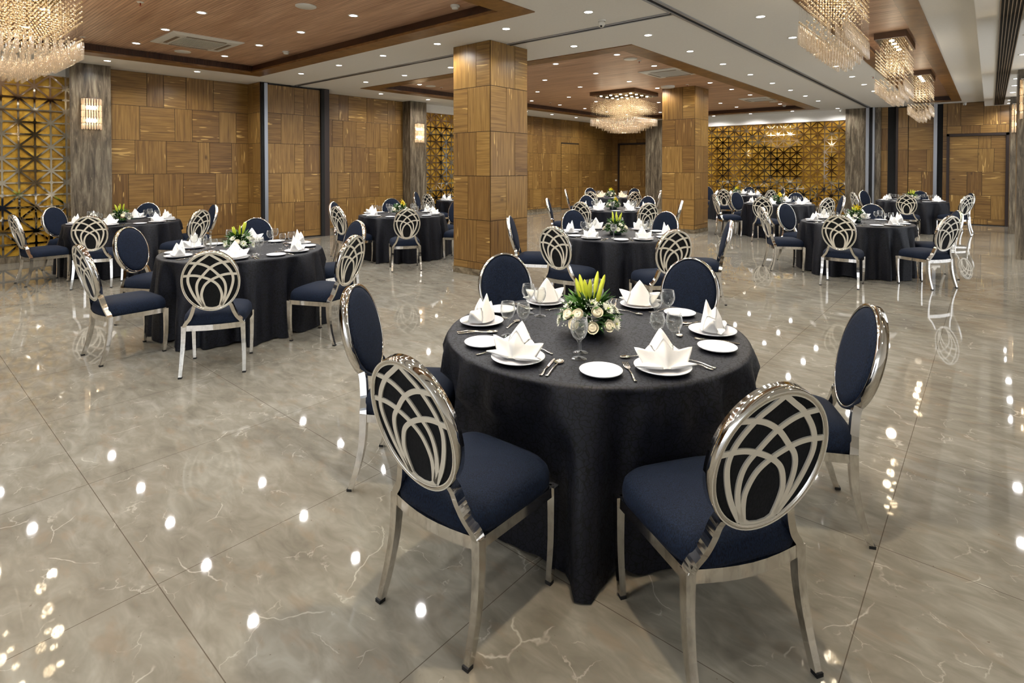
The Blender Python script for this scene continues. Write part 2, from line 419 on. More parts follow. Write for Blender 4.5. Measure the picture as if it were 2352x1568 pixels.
b = MB(); b.box((-12.6, -6, 0), (XL - .14, 21.5, ZC)); struct(b.obj('wall_left', M['gap']))
# folding partition pocket in the left wall
b = MB(); b.box((-11.6, 5.312, .0), (-11.44, 5.36, ZC - .02), 0); b.box((-11.5, 5.36, 0), (-11.42, 5.43, ZC - .02), 1)
struct(b.obj('trim_6', [M['black'], M['alu']]))
b = MB(); b.box((-11.62, 6.64, 0), (-11.40, 6.72, ZC - .02), 1); b.box((-11.9, 6.72, 0), (-11.40, 6.84, ZC - .01), 0)
struct(b.obj('trim_7', [M['dark'], M['black']]))
o = wall_seg('folding_panel', (-11.46, 5.43, 0), (-11.46, 6.64, 0), (1,0,0), 8, rows=[.03, .165, .80, 1.43, 2.06, 2.70, ZC - .04], top=ZC - .03, skirt=False, kind=False,
    seams=lambda r: [0, .3, .82, 1.21] if r % 2 == 0 else [0, .6, .82, 1.21], first=lambda r: r % 2, thick=.08)
tag(o, 'folded wood-veneer partition panel parked in the wall pocket beside an aluminium post', 'partition panel')

# far wall: panelled bay with framed door, grey column, gold lattice bay, grey column, partition pocket, framed door
wall_seg('wall_back', (XL, YF, 0), (-11.75, YF, 0), (0,-1,0), 11)
wall_seg('wall_back', (-10.4, YF, 0), (-9.9, YF, 0), (0,-1,0), 13)
wall_seg('wall_back', (-11.75, YF, 0), (-10.4, YF, 0), (0,-1,0), 14, rows=[2.56, 2.70, ZC], zbase=2.55, skirt=False)
def framed_door(name, x0, x1, y, zt, seed, fw=.06):
    root = empty(name, ((x0 + x1) / 2, y, 0)); struct(root)
    rng = random.Random(seed); b = MB(); rows = [.02, .165, .80, 1.43, 2.06, zt - fw - .005]
    b.box((x0 + fw, y - .0, 0), (x1 - fw, y + .08, zt - fw), 1)
    panelled(b, (x0 + fw, y, 0), (1,0,0), (0,-1,0), rows, rand_seams(x1 - x0 - 2*fw, rng), rng)
    for v in range(len(b.v)): b.v[v] = (b.v[v][0] - root.location.x, b.v[v][1] - y, b.v[v][2])
    b.obj('door_leaf', [M['panel'], M['gap']], root)
    b = MB(); x0 -= root.location.x; x1 -= root.location.x
    b.box((x0, -.06, 0), (x0 + fw, .06, zt)); b.box((x1 - fw, -.06, 0), (x1, .06, zt)); b.box((x0, -.06, zt - fw), (x1, .06, zt))
    b.obj('door_frame', M['dark'], root)
    return root
framed_door('door_2', -11.75, -10.4, YF - .01, 2.55, 12)
framed_door('door_3', -.93, .36, 19.55, 2.47, 21)
YD = 19.6
wall_seg('wall_back', (-1.02, YD, 0), (-.93, YD, 0), (0,-1,0), 22)
wall_seg('wall_back', (.36, YD, 0), (3.5, YD, 0), (0,-1,0), 23, top=ZB)
wall_seg('wall_back', (-.93, YD, 0), (.36, YD, 0), (0,-1,0), 24, rows=[2.48, 2.70, ZC], zbase=2.47, skirt=False)
b = MB(); b.box((-13.4, YF + .13, 0), (3.6, 21.5, ZC)); struct(b.obj('wall_back', M['gap']))
# soffit above the gold bay
b = MB(); b.box((-9.3, 19.55, 3.01), (-3.2, YF + .2, ZC + .01)); struct(b.obj('trim_8', M['white']))
# partition pocket at the far end
b = MB(); b.box((-2.82, 19.36, 0), (-2.74, 19.44, ZC), 0); b.box((-2.72, 19.38, 0), (-2.66, 19.44, ZC), 1); b.box((-2.65, 19.36, 0), (-2.60, 19.44, ZC), 0)
struct(b.obj('trim_9', [M['alu'], M['black']]))
wall_seg('wall_back', (-2.46, 19.62, 0), (-2.30, 19.62, 0), (0,-1,0), 25)
b = MB(); b.box((-2.30, 19.62, 0), (-2.06, 19.9, ZC), 0); b.box((-1.22, 19.50, 0), (-1.14, 19.62, ZC), 1); b.box((-1.14, 19.62, 0), (-1.02, 19.9, ZC), 0); b.box((-2.1, 19.55, 0), (-2.05, 19.64, ZC), 2)
struct(b.obj('trim_10', [M['black'], M['alu'], M['dark']]))
for (xa, xb, sd) in ((-2.05, -1.81, 26), (-1.80, -1.22, 27)):
    o = wall_seg('folding_panel', (xa, 19.58, 0), (xb, 19.58, 0), (0,-1,0), sd, top=ZC - .03, rows=[.03, .165, .80, 1.43, 2.06, 2.70, ZC - .04], skirt=False, kind=False, thick=.06)
    tag(o, 'narrow folded wood partition panel beside the black gap near the grey column' if sd == 26 else 'wider folded wood partition panel between the framed door and its narrow neighbour', 'partition panel')
b = MB(); b.box((3.4, -6, 0), (3.6, 6.5, ZC)); struct(b.obj('wall_right', M['white']))  # unseen right and front walls stop short to let the world fill in
b = MB(); b.box((-13.4, -6.2, 0), (-4.5, -6, ZC)); struct(b.obj('wall_front', M['trim']))

# columns and pillars
def block(name, x0, y0, x1, y1, top, mat, skirt=None):
    b = MB(); b.box((x0, y0, 0), (x1, y1, top)); o = b.obj(name, mat); struct(o); return o
for (y0, y1) in ((-2.1, -1.5), (2.2, 2.78), (9.42, 9.98), (13.75, 14.35)):
    block('column', XL - .1, y0, -11.72, y1, ZC, M['stone'])
block('column', -9.95, 19.3, -9.12, YF, ZC, M['stone'])
block('column', -3.36, 19.44, -2.46, YF, ZC, M['stone'])
for y0 in (3.2, 7.9, 12.65, 17.4):
    block('column', .335, y0, .95, y0 + .6, ZB, M['stone'])
def wood_pillar(x0, y0, x1, y1, top, seed):
    rng = random.Random(seed); b = MB(); b.box((x0, y0, 0), (x1, y1, top), 1); b.box((x0 - .012, y0 - .012, 0), (x1 + .012, y1 + .012, .09), 2)
    rows = [.09, .165 + .03, .80, 1.43, 2.06, 2.70, top]
    wx, wy = x1 - x0, y1 - y0
    def mk(L):
        return lambda r: [0, L * (.64 if r % 2 else .41), L]
    fr = lambda r: (1 if r % 2 else 0)
    panelled(b, (x0, y0, 0), (1,0,0), (0,-1,0), rows, mk(wx), rng, fr)
    panelled(b, (x1, y0, 0), (0,1,0), (1,0,0), rows, mk(wy), rng, fr)
    panelled(b, (x1, y1, 0), (-1,0,0), (0,1,0), rows, mk(wx), rng, fr)
    panelled(b, (x0, y1, 0), (0,-1,0), (-1,0,0), rows, mk(wy), rng, fr)
    struct(b.obj('pillar', [M['panel'], M['gap'], M['skirt']]))
wood_pillar(-6.04, 5.67, -5.30, 6.48, ZC, 31)
wood_pillar(-6.05, 12.6, -5.24, 13.4, ZT, 32)

# mirrored lattice screens over antique gold mirror
def lattice(org, ud, nd, L, z0, z1, label):
    org, ud, nd = Vector(org), Vector(ud), Vector(nd); root = empty('lattice_screen', org)
    tag(root, label, 'wall screen')
    P = lambda u, z, d: ud * u + nd * d + Vector((0, 0, z))
    b = MB(); q = [P(0,z0,0), P(L,z0,0), P(L,z1,0), P(0,z1,0), P(0,z0,-.05), P(L,z0,-.05), P(L,z1,-.05), P(0,z1,-.05)]
    b.add(q, [(0,1,2,3), (7,6,5,4), (4,5,1,0), (3,2,6,7), (4,0,3,7), (1,5,6,2)]); b.obj('gold_mirror', M['gold'], root)
    b = MB(); c = .2; nu = int(round(L / c)); cu = L / nu; nz = int(round((z1 - z0) / c)); cz = (z1 - z0) / nz; w = .0145; d0, d1 = .004, .022
    def bar(u0, a0, u1, a1, w=w):
        dx, dz = u1 - u0, a1 - a0; l = math.hypot(dx, dz); nx, nzv = -dz / l * w, dx / l * w
        pts = [(u0+nx, a0+nzv), (u0-nx, a0-nzv), (u1-nx, a1-nzv), (u1+nx, a1+nzv)]
        q = [P(u, z, d1) for u, z in pts] + [P(u, z, d0) for u, z in pts]
        b.add(q, [(0,1,2,3), (0,4,5,1), (1,5,6,2), (2,6,7,3), (3,7,4,0)])
    for i in range(nu + 1): bar(i*cu, z0, i*cu, z1, .013)
    for j in range(nz + 1): bar(0, z0 + j*cz, L, z0 + j*cz, .013)
    for i in range(nu):
        for j in range(nz):
            if (i + j) % 2: bar(i*cu, z0+(j+1)*cz, (i+1)*cu, z0+j*cz)
            else: bar(i*cu, z0+j*cz, (i+1)*cu, z0+(j+1)*cz)
    for i in range(nu + 1):
        for j in range(nz + 1):
            u, z, r = i*cu, z0 + j*cz, .03
            q = [P(u + r*math.cos(a*PI/4+.39), z + r*math.sin(a*PI/4+.39), d1 + .0015) for a in range(8)]
            b.add(q, [tuple(range(8))])
    b.obj('mirror_lattice', M['mirror'], root)
lattice((XL + .03, -1.5, 0), (0,1,0), (1,0,0), 3.7, .1, 3.1, 'large gold mirror screen with star lattice under the wide chandelier')
lattice((XL + .03, 9.98, 0), (0,1,0), (1,0,0), 3.77, .1, 3.1, 'narrow visible gold lattice screen between sconce column and wooden pillar')
lattice((-9.12, 19.62, 0), (1,0,0), (0,-1,0), 5.76, .1, 3.01, 'wide gold mirror star-lattice screen on the far wall under white soffit')
for a_, b_ in (((XL, -1.5, 0), (XL + .06, 2.2, .1)), ((XL, 9.98, 0), (XL + .06, 13.75, .1)), ((-9.12, 19.56, 0), (-3.36, 19.64, .1))):
    b = MB(); b.box(a_, b_); struct(b.obj('baseboard_left' if a_[0] < -12 else 'baseboard_back', M['stone']))
for a_, b_ in (((XL - .1, -1.5, 3.1), (XL + .06, 2.2, ZC)), ((XL - .1, 9.98, 3.1), (XL + .06, 13.75, ZC))):
    b = MB(); b.box(a_, b_); struct(b.obj('trim_11', M['white']))

# ---------------------------------------------------------------- ceiling fittings
def dl_mesh():
    b = MB(); b.lathe([(.047, .004), (.047, -.004), (.062, -.006), (.066, 0)], 24); ring = b.mesh('trim_ring', M['plastic'])
    b = MB(); b.lathe([(0, -.003), (.05, -.003)], 20, smooth=False); lens = b.mesh('lens', M['lamp'])
    return ring, lens
RING, LENS = dl_mesh()
spot = bpy.data.lights.new('downlight_beam', 'SPOT'); spot.energy = SPOT_W; spot.spot_size = R(160); spot.spot_blend = .55; spot.shadow_soft_size = .045; spot.color = (1, .98, .95)
NDL = 0
def downlight(x, y, z, label, group):
    t = empty('downlight', (x, y, z)); tag(t, label, 'downlight', group)
    link('trim_ring', RING, t); link('lens', LENS, t)
    l = bpy.data.objects.new('downlight_beam', spot); COL.objects.link(l); l.location = (x, y, z - .03)
def grid(xs_, ys_, z, region, skip=()):
    for i, x in enumerate(xs_):
        for j, y in enumerate(ys_):
            if (i, j) in skip: continue
            if len(xs_) == 1: lab = 'round downlight, %s along %s' % (ordn(j), region)
            elif len(ys_) == 1: lab = 'round downlight, %s along %s' % (ordn(i), region)
            else: lab = 'round downlight, %s column, %s row of %s' % (ordn(i), ordn(j), region)
            downlight(x, y, z, lab, 'downlights ' + region)
XG = [-4.8, -6.08, -7.38, -8.66, -9.95]
grid(XG, [3.99, 2.69, 1.40, .10, -1.0], ZT, 'wood tray over the lattice bay', skip={(2, 3), (2, 2)})
grid(XG, [8.27 + 1.37 * k for k in range(8)], ZT, 'wood tray beyond the pillar', skip={(2, 3)})
grid([-3.5], [-1.2, .1, 1.4, 2.7, 4.05, 5.39, 6.85, 8.22, 9.6, 11.03, 12.45, 13.85, 15.2, 16.55], ZC, 'white ceiling beside the lengthwise track')
grid([-3.5, -4.75, -6.02, -7.24, -8.5], [19.02], ZC, 'white ceiling before the gold wall')
grid([-4.72, -6.04, -7.33, -8.6, -9.9], [5.35], ZC, 'white ceiling just before the cross track')
grid([-4.64, -6.02, -7.28, -8.58, -9.86], [6.76], ZC, 'white ceiling beyond the cross track')
grid([-11.15], [1.2, 2.6, 3.98, 8.07, 9.55, 10.9, 12.2, 13.6, 14.96, 16.39, 17.8], ZC, 'white ceiling along the panelled wall')
grid([-2.07], [-1.2, .3, 1.8, 3.3, 4.9, 6.88, 8.27, 9.7, 11.1, 12.58, 13.93, 15.27, 16.7, 18.1], ZC, 'white ceiling beside the narrow tray')
grid([.35], [1.8, 4.7, 6.3, 9.4, 11.0, 13.9, 15.06, 16.4, 18.2, 19.1], ZB, 'low beam beside the marble columns')
grid([1.9], [0.5, 3.5, 6.5, 9.5, 12.5, 15.5, 18.2], ZB, 'added row on the unseen low ceiling behind the columns')  # row out of view, added to help light the hall

def cassette(x, y, s, label):
    t = empty('air_conditioner', (x, y, ZT)); tag(t, label, 'air conditioner', 'ceiling cassettes'); h = s / 2
    b = MB()
    b.add([(-h,-h,-.012),(h,-h,-.012),(h,h,-.012),(-h,h,-.012),(-h*.86,-h*.86,-.03),(h*.86,-h*.86,-.03),(h*.86,h*.86,-.03),(-h*.86,h*.86,-.03),
           (-h*.6,-h*.6,-.03),(h*.6,-h*.6,-.03),(h*.6,h*.6,-.03),(-h*.6,h*.6,-.03),(-h,-h,0),(h,-h,0),(h,h,0),(-h,h,0)],
          [(0,4,5,1),(1,5,6,2),(2,6,7,3),(3,7,4,0),(4,8,9,5),(5,9,10,6),(6,10,11,7),(7,11,8,4),(0,1,13,12),(1,2,14,13),(2,3,15,14),(3,0,12,15)])
    b.obj('panel_frame', M['plastic'], t)
    b = MB(); n = 22; w = h * .6
    b.box((-w, -w, -.022), (w, w, -.018), 1)
    for i in range(n):
        u = -w + (i + .5) * 2 * w / n; b.box((-w, u - w/n*.45, -.029), (w, u + w/n*.45, -.022), 0)
    b.obj('grille', [M['plastic'], M['grille']], t)
    for (a, c) in ((0, -1), (0, 1), (-1, 0), (1, 0)):
        b = MB(); L_, W_ = h * .56, h * .05; cx, cy_ = a * h * .73, c * h * .73
        if a: b.box((cx - W_, -L_, -.034), (cx + W_, L_, -.030))
        else: b.box((-L_, cy_ - W_, -.034), (L_, cy_ + W_, -.030))
        b.obj('air_vane', M['grille'], t)
cassette(-9.13, 3.27, .98, 'white square ceiling cassette air conditioner in the tray over the folding-panel table')
cassette(-4.87, 10.5, .95, 'white ceiling cassette unit in the tray beyond the pillar, closer to camera')
cassette(-4.87, 16.2, .9, 'white ceiling cassette unit in the tray just before the gold lattice wall')
cassette(-9.6, 10.6, .9, 'white ceiling cassette unit peeping out behind the big wooden pillar')
def disc(name, x, y, z, r, label, cat, h=.012, mat='plastic'):
    b = MB(); b.lathe([(0, -h), (r * .93, -h), (r, -h * .6), (r, 0)], 28); o = b.obj(name, M[mat], None, (x, y, z)); tag(o, label, cat); return o
disc('ceiling_speaker', -6.15, 3.39, ZT, .12, 'round white ceiling speaker in the wood tray between two downlight rows', 'speaker')
disc('ceiling_speaker', -10.08, 3.38, ZT, .12, 'round white ceiling speaker next to the large cassette unit', 'speaker')
disc('ceiling_speaker', -4.81, 8.75, ZT, .12, 'round white ceiling speaker by the close corner of the far wood tray', 'speaker')
disc('ceiling_speaker', -9.95, 8.6, ZT, .12, 'round white ceiling speaker in the tray corner above the sconce column', 'speaker')
disc('ceiling_speaker', -4.77, 17.1, ZT, .12, 'round white ceiling speaker just past the last cassette unit', 'speaker')
disc('access_point', -5.75, 12.25, ZT, .16, 'white wireless unit on the tray ceiling touching the slim pillar top', 'access point', .04)
def detector(x, y, label):
    t = empty('smoke_detector', (x, y, ZT)); tag(t, label, 'smoke detector')
    b = MB(); b.lathe([(.055, 0), (.055, -.018), (.05, -.02), (0, -.02)], 20); b.obj('base', M['plastic'], t)
    b = MB(); b.lathe([(.038, -.02), (.042, -.028), (.036, -.045), (0, -.047)], 20); b.obj('sensor_cap', M['plastic'], t)
detector(-8.79, 4.49, 'small white smoke detector near the tray edge above the folding panel')
detector(-4.79, 4.52, 'small white smoke detector near the tray corner closest to camera')
detector(-4.8, 18.3, 'small white smoke detector at the far corner of the distant tray')
def sprinkler(x, y, z, label):
    t = empty('sprinkler', (x, y, z)); tag(t, label, 'sprinkler')
    b = MB(); b.lathe([(.038, 0), (.03, -.008), (.012, -.012)], 16); b.obj('escutcheon', M['plastic'], t)
    b = MB(); b.tube([(0,0,-.008), (0,0,-.04)], .006, 6); b.lathe([(0,-.04), (.018,-.042)], 12); b.obj('nozzle', M['red'], t)
for x, y, z, l in ((-7.45, 2.06, ZT, 'small sprinkler head at the tray edge of the picture top'), (-10.07, 2.05, ZT, 'small red-tipped sprinkler head just beside the wide chandelier'),
    (-4.77, 9.0, ZT, 'small sprinkler head beside the ceiling speaker of the far tray'), (-9.91, 8.9, ZT, 'small sprinkler head beside the speaker above the sconce column'),
    (-5.3, 12.3, ZT, 'small sprinkler head above the slim wooden pillar'), (-1.75, 12.79, ZC, 'small sprinkler head beside the middle narrow chandelier'), (-9.84, 13.12, ZT, 'small sprinkler head before the panelled far corner'), (-4.6, 17.3, ZT, 'small sprinkler head next to the last ceiling speaker')):
    sprinkler(x, y, z, l)
def dome_cam(x, y, z, rz, label):
    t = empty('security_camera', (x, y, z), rz); tag(t, label, 'security camera')
    b = MB(); b.lathe([(.05, 0), (.05, -.015), (.044, -.02)], 20); b.obj('mount', M['plastic'], t)
    mt = Matrix.Rotation(R(35), 3, 'X')
    b = MB(); b.lathe([(.0, .02), (.03, .015), (.042, -.01), (.036, -.045), (.02, -.055), (0, -.056)], 18, c=(0,0,-.035), mat=mt); b.obj('housing', M['plastic'], t)
    b = MB(); b.lathe([(0, -.058), (.014, -.057), (.016, -.05)], 12, c=(0,0,-.035), mat=mt); b.obj('lens', M['black'], t)
dome_cam(-3.57, 5.79, ZC, R(200), 'white turret camera on the white ceiling beside the cross track')
dome_cam(-3.47, 19.25, ZC, R(150), 'white turret camera on the soffit beside the dark marble column')
dome_cam(-.55, 19.45, ZC, R(180), 'white turret camera above the framed wood door')
# slot diffuser in the low beam
t = empty('air_vent', (.15, 9.5, ZB)); tag(t, 'long slotted black air vent running along the low white beam', 'air vent')
b = MB(); b.box((-.095, -10, -.004), (.095, 9.9, -.001)); b.obj('backing', M['black'], t)
for i in range(7):
    b = MB(); u = -.09 + i * .03; b.box((u - .004, -10, -.016), (u + .004, 9.9, -.003)); b.obj('slat', M['grille'], t)

# ---------------------------------------------------------------- chandeliers
point = bpy.data.lights.new('chandelier_glow', 'POINT'); point.energy = 2.6; point.shadow_soft_size = .05; point.color = (1, .84, .62)
def chandelier(cx, cy, sx, sy, zc, label, cat='chandelier', nlamp=(4, 4), pitch=.053, seed=0, clear=False):
    rng = random.Random(seed); t = empty('chandelier', (cx, cy, zc)); tag(t, label, cat)
    b = MB(); b.box((-sx/2-.02, -sy/2-.02, -.09), (sx/2+.02, sy/2+.02, 0)); b.obj('canopy', M['bronze'], t)
    b = MB(); b.box((-sx/2, -sy/2, -.094), (sx/2, sy/2, -.0905)); b.obj('mirror_plate', M['mirror'], t)
    for i in range(nlamp[0]):
        for j in range(nlamp[1]):
            b = MB(); x, y = (-.5 + (i + .5) / nlamp[0]) * sx * .92, (-.5 + (j + .5) / nlamp[1]) * sy * .92
            b.lathe([(.03, -.094), (.03, -.102), (0, -.103)], 14, c=(x, y, 0), m=0); b.obj('lamp', M['bulb'], t)
    nx, ny = max(2, int(sx / pitch)), max(2, int(sy / pitch)); px, py = sx / nx, sy / ny
    z_top = zc - .14
    beads = MB(); wires = MB(); rods = []
    nmax = min((min(nx, ny) // 2), 9)
    O6 = [(1,0,0),(-1,0,0),(0,1,0),(0,-1,0),(0,0,1.25),(0,0,-1.25)]; F8 = [(0,2,4),(2,1,4),(1,3,4),(3,0,4),(2,0,5),(1,2,5),(3,1,5),(0,3,5)]
    for i in range(nx + 1):
        for j in range(ny + 1):
            ring = min(i, j, nx - i, ny - j); x, y = -sx/2 + i*px, -sy/2 + j*py
            if (i + j) % 2 and ring > 0: continue
            top = (3.17 + .022 * min(ring, 6)) if sx > .8 else (3.22 if ring == 0 else 3.34); bot = 2.94 - .016 * min(ring, 6)
            z = top
            while z > bot:
                r = .0098
                beads.add([(x + a*r, y + c*r, z - zc + e*r) for a, c, e in O6], F8, 0, True); z -= .05
            beads.add([(x + a*.0098, y + c*.0098, 2.80 - zc + e*.0098) for a, c, e in O6], F8, 0, True)
            if ring == 0 or ring == 2: wires.tube([(x, y, 2.78 - zc), (x, y, -.09)], .0009, 3, cap=False)
            rods.append((ring, x, y))
    o = beads.obj('crystal_beads', M['bead'], t); o['kind'] = 'stuff'
    o = wires.obj('hanging_wires', M['steel'], t); o['kind'] = 'stuff'
    L = .165
    def rodmesh(mb, x, y, zt, l=L):
        mb.lathe([(0, 0), (.013, -.002), (.013, -l), (0, -l - .003)], 7, c=(x, y, zt), smooth=True)
    steps = 4 if min(sx, sy) > .8 else 3
    q = max(1, nmax // steps)
    rr = []
    for ring, x, y in rods:
        st = min(ring // q, steps - 1)
        rr.append((x, y, 2.775 - zc - .058 * st, L))
    # the hundred closest to the camera are parts of their own
    ca, sa = cx, cy
    rr.sort(key=lambda r: (r[0] + cx)**2 + (r[1] + cy)**2)
    outer = [r for r in rr if min(r[0] + sx/2, sx/2 - r[0], r[1] + sy/2, sy/2 - r[1]) < px * .5]
    near = outer[:100]; rest = [r for r in rr if r not in near]
    pm = MB(); rodmesh(pm, 0, 0, 0); rm = pm.mesh('glass_rod', M['rod'])
    for x, y, z, l in near: link('glass_rod', rm, t, (x, y, z))
    mb = MB()
    for x, y, z, l in rest: rodmesh(mb, x, y, z, l)
    o = mb.obj('glass_rods', M['rod'], t); o['kind'] = 'stuff'
    for i in range(nlamp[0] if nlamp[0] < 3 else 3):
        for j in range(nlamp[1] if nlamp[1] < 3 else 3):
            n0 = nlamp[0] if nlamp[0] < 3 else 3; n1 = nlamp[1] if nlamp[1] < 3 else 3
            l = bpy.data.objects.new('chandelier_glow', point); COL.objects.link(l)
            l.location = (cx + (-.5 + (i + .5)/n0) * sx, cy + (-.5 + (j + .5)/n1) * sy, zc - .42)
chandelier(-7.37, .73, 1.28, 1.28, ZT, 'large square crystal chandelier hanging in front of the gold lattice bay', seed=1)
chandelier(-7.1, 12.6, 1.22, 1.22, ZT, 'square tiered crystal chandelier centred in the far wood tray', seed=2)
chandelier(-1.09, 1.68, .34, 1.16, ZT, 'oblong crystal chandelier of the narrow tray hanging directly above the cream-rose table', nlamp=(1, 4), seed=6)
chandelier(-1.09, 5.83, .34, 1.16, ZT, 'oblong crystal chandelier, biggest of three in the long narrow tray', nlamp=(1, 4), seed=3)
chandelier(-1.09, 9.98, .34, 1.16, ZT, 'oblong crystal chandelier, middle one in the long narrow tray', nlamp=(1, 4), seed=4)
chandelier(-1.09, 14.1, .34, 1.16, ZT, 'oblong crystal chandelier, farthest one in the long narrow tray', nlamp=(1, 4), seed=5)

cbm = bpy.data.lights.new('chandelier_beam', 'SPOT'); cbm.energy = 75; cbm.spot_size = R(150); cbm.spot_blend = .6; cbm.shadow_soft_size = .06; cbm.color = (1, .84, .62)
for x, y in ((-7.37, .73), (-7.1, 12.6), (-1.09, 1.68), (-1.09, 5.83), (-1.09, 9.98), (-1.09, 14.1)):
    l = bpy.data.objects.new('chandelier_beam', cbm); COL.objects.link(l); l.location = (x, y, 2.44)
    if y == 1.68: l.data = cbm.copy(); l.data.energy = 110
scl = bpy.data.lights.new('sconce_glow', 'POINT'); scl.energy = 3.5; scl.shadow_soft_size = .03; scl.color = (1, .8, .55)
def sconce(x, y, z0, z1, nd, w, label):
    ang = math.atan2(nd[1], nd[0]) - PI/2
    t = empty('wall_sconce', (x, y, z0), ang); tag(t, label, 'wall lamp'); H_ = z1 - z0   # local +Y points out of the wall
    b = MB(); b.box((-w/2, 0, -.0 + .02), (w/2, .012, H_)); b.obj('backplate', M['chrome'], t)
    b = MB(); b.box((-w/2, 0, H_), (w/2, .1, H_ + .012)); b.obj('top_bar', M['chrome'], t)
    nt = 5; hh = H_ / nt
    pts = [(-w/2, .02), (-w/2, .06)] + [(-w/2 + w * (k + .5) / 7, .095) for k in range(7)] + [(w/2, .06), (w/2, .02)]
    for k in range(nt):
        b = MB()
        for px_, py_ in pts:
            b.lathe([(0, hh), (.012, hh - .008), (.012, .012), (.006, .004), (0, 0)], 7, c=(px_, py_, k * hh))
        b.obj('crystal_tier', M['tier'], t)
    for k in (.3, .72):
        for s_ in (-1, 1):
            b = MB(); b.lathe([(0, .03), (.012, .02), (.014, 0), (.008, -.03), (0, -.035)], 10, c=(s_ * w * .2, .045, H_ * k)); b.obj('bulb', M['bulb'], t)
        d = Vector(nd)
        for s_ in (0,):
            l = bpy.data.objects.new('sconce_glow', scl); COL.objects.link(l); l.location = (x + d.x * .06, y + d.y * .06, z0 + H_ * k)
sconce(-11.72, 2.49, 2.2, 2.73, (1, 0), .26, 'lit crystal wall sconce on the brown marble column beside the lattice')
sconce(-11.72, 9.7, 2.22, 2.73, (1, 0), .26, 'lit crystal wall sconce on the marble column behind the pillar-side table')
for y0, l in ((12.65, 'tall lit crystal sconce on the closer marble column at picture edge'), (17.4, 'tall lit crystal sconce on the column close to the framed door'), (7.9, 'tall lit crystal sconce seen mirrored in the polished aisle floor, second column'), (3.2, 'tall lit crystal sconce mirrored at the bottom corner of the polished floor')):
    sconce(.50, y0, 2.36, 3.02, (0, -1), .26, l)
b = MB(); b.box((-.04, -.008, -.035), (.04, 0, .035)); tag(b.obj('wall_socket', M['plastic'], None, (-11.86, YF - .008, 1.02)), 'small white switch plate on the wood wall beside the dark door frame', 'switch')

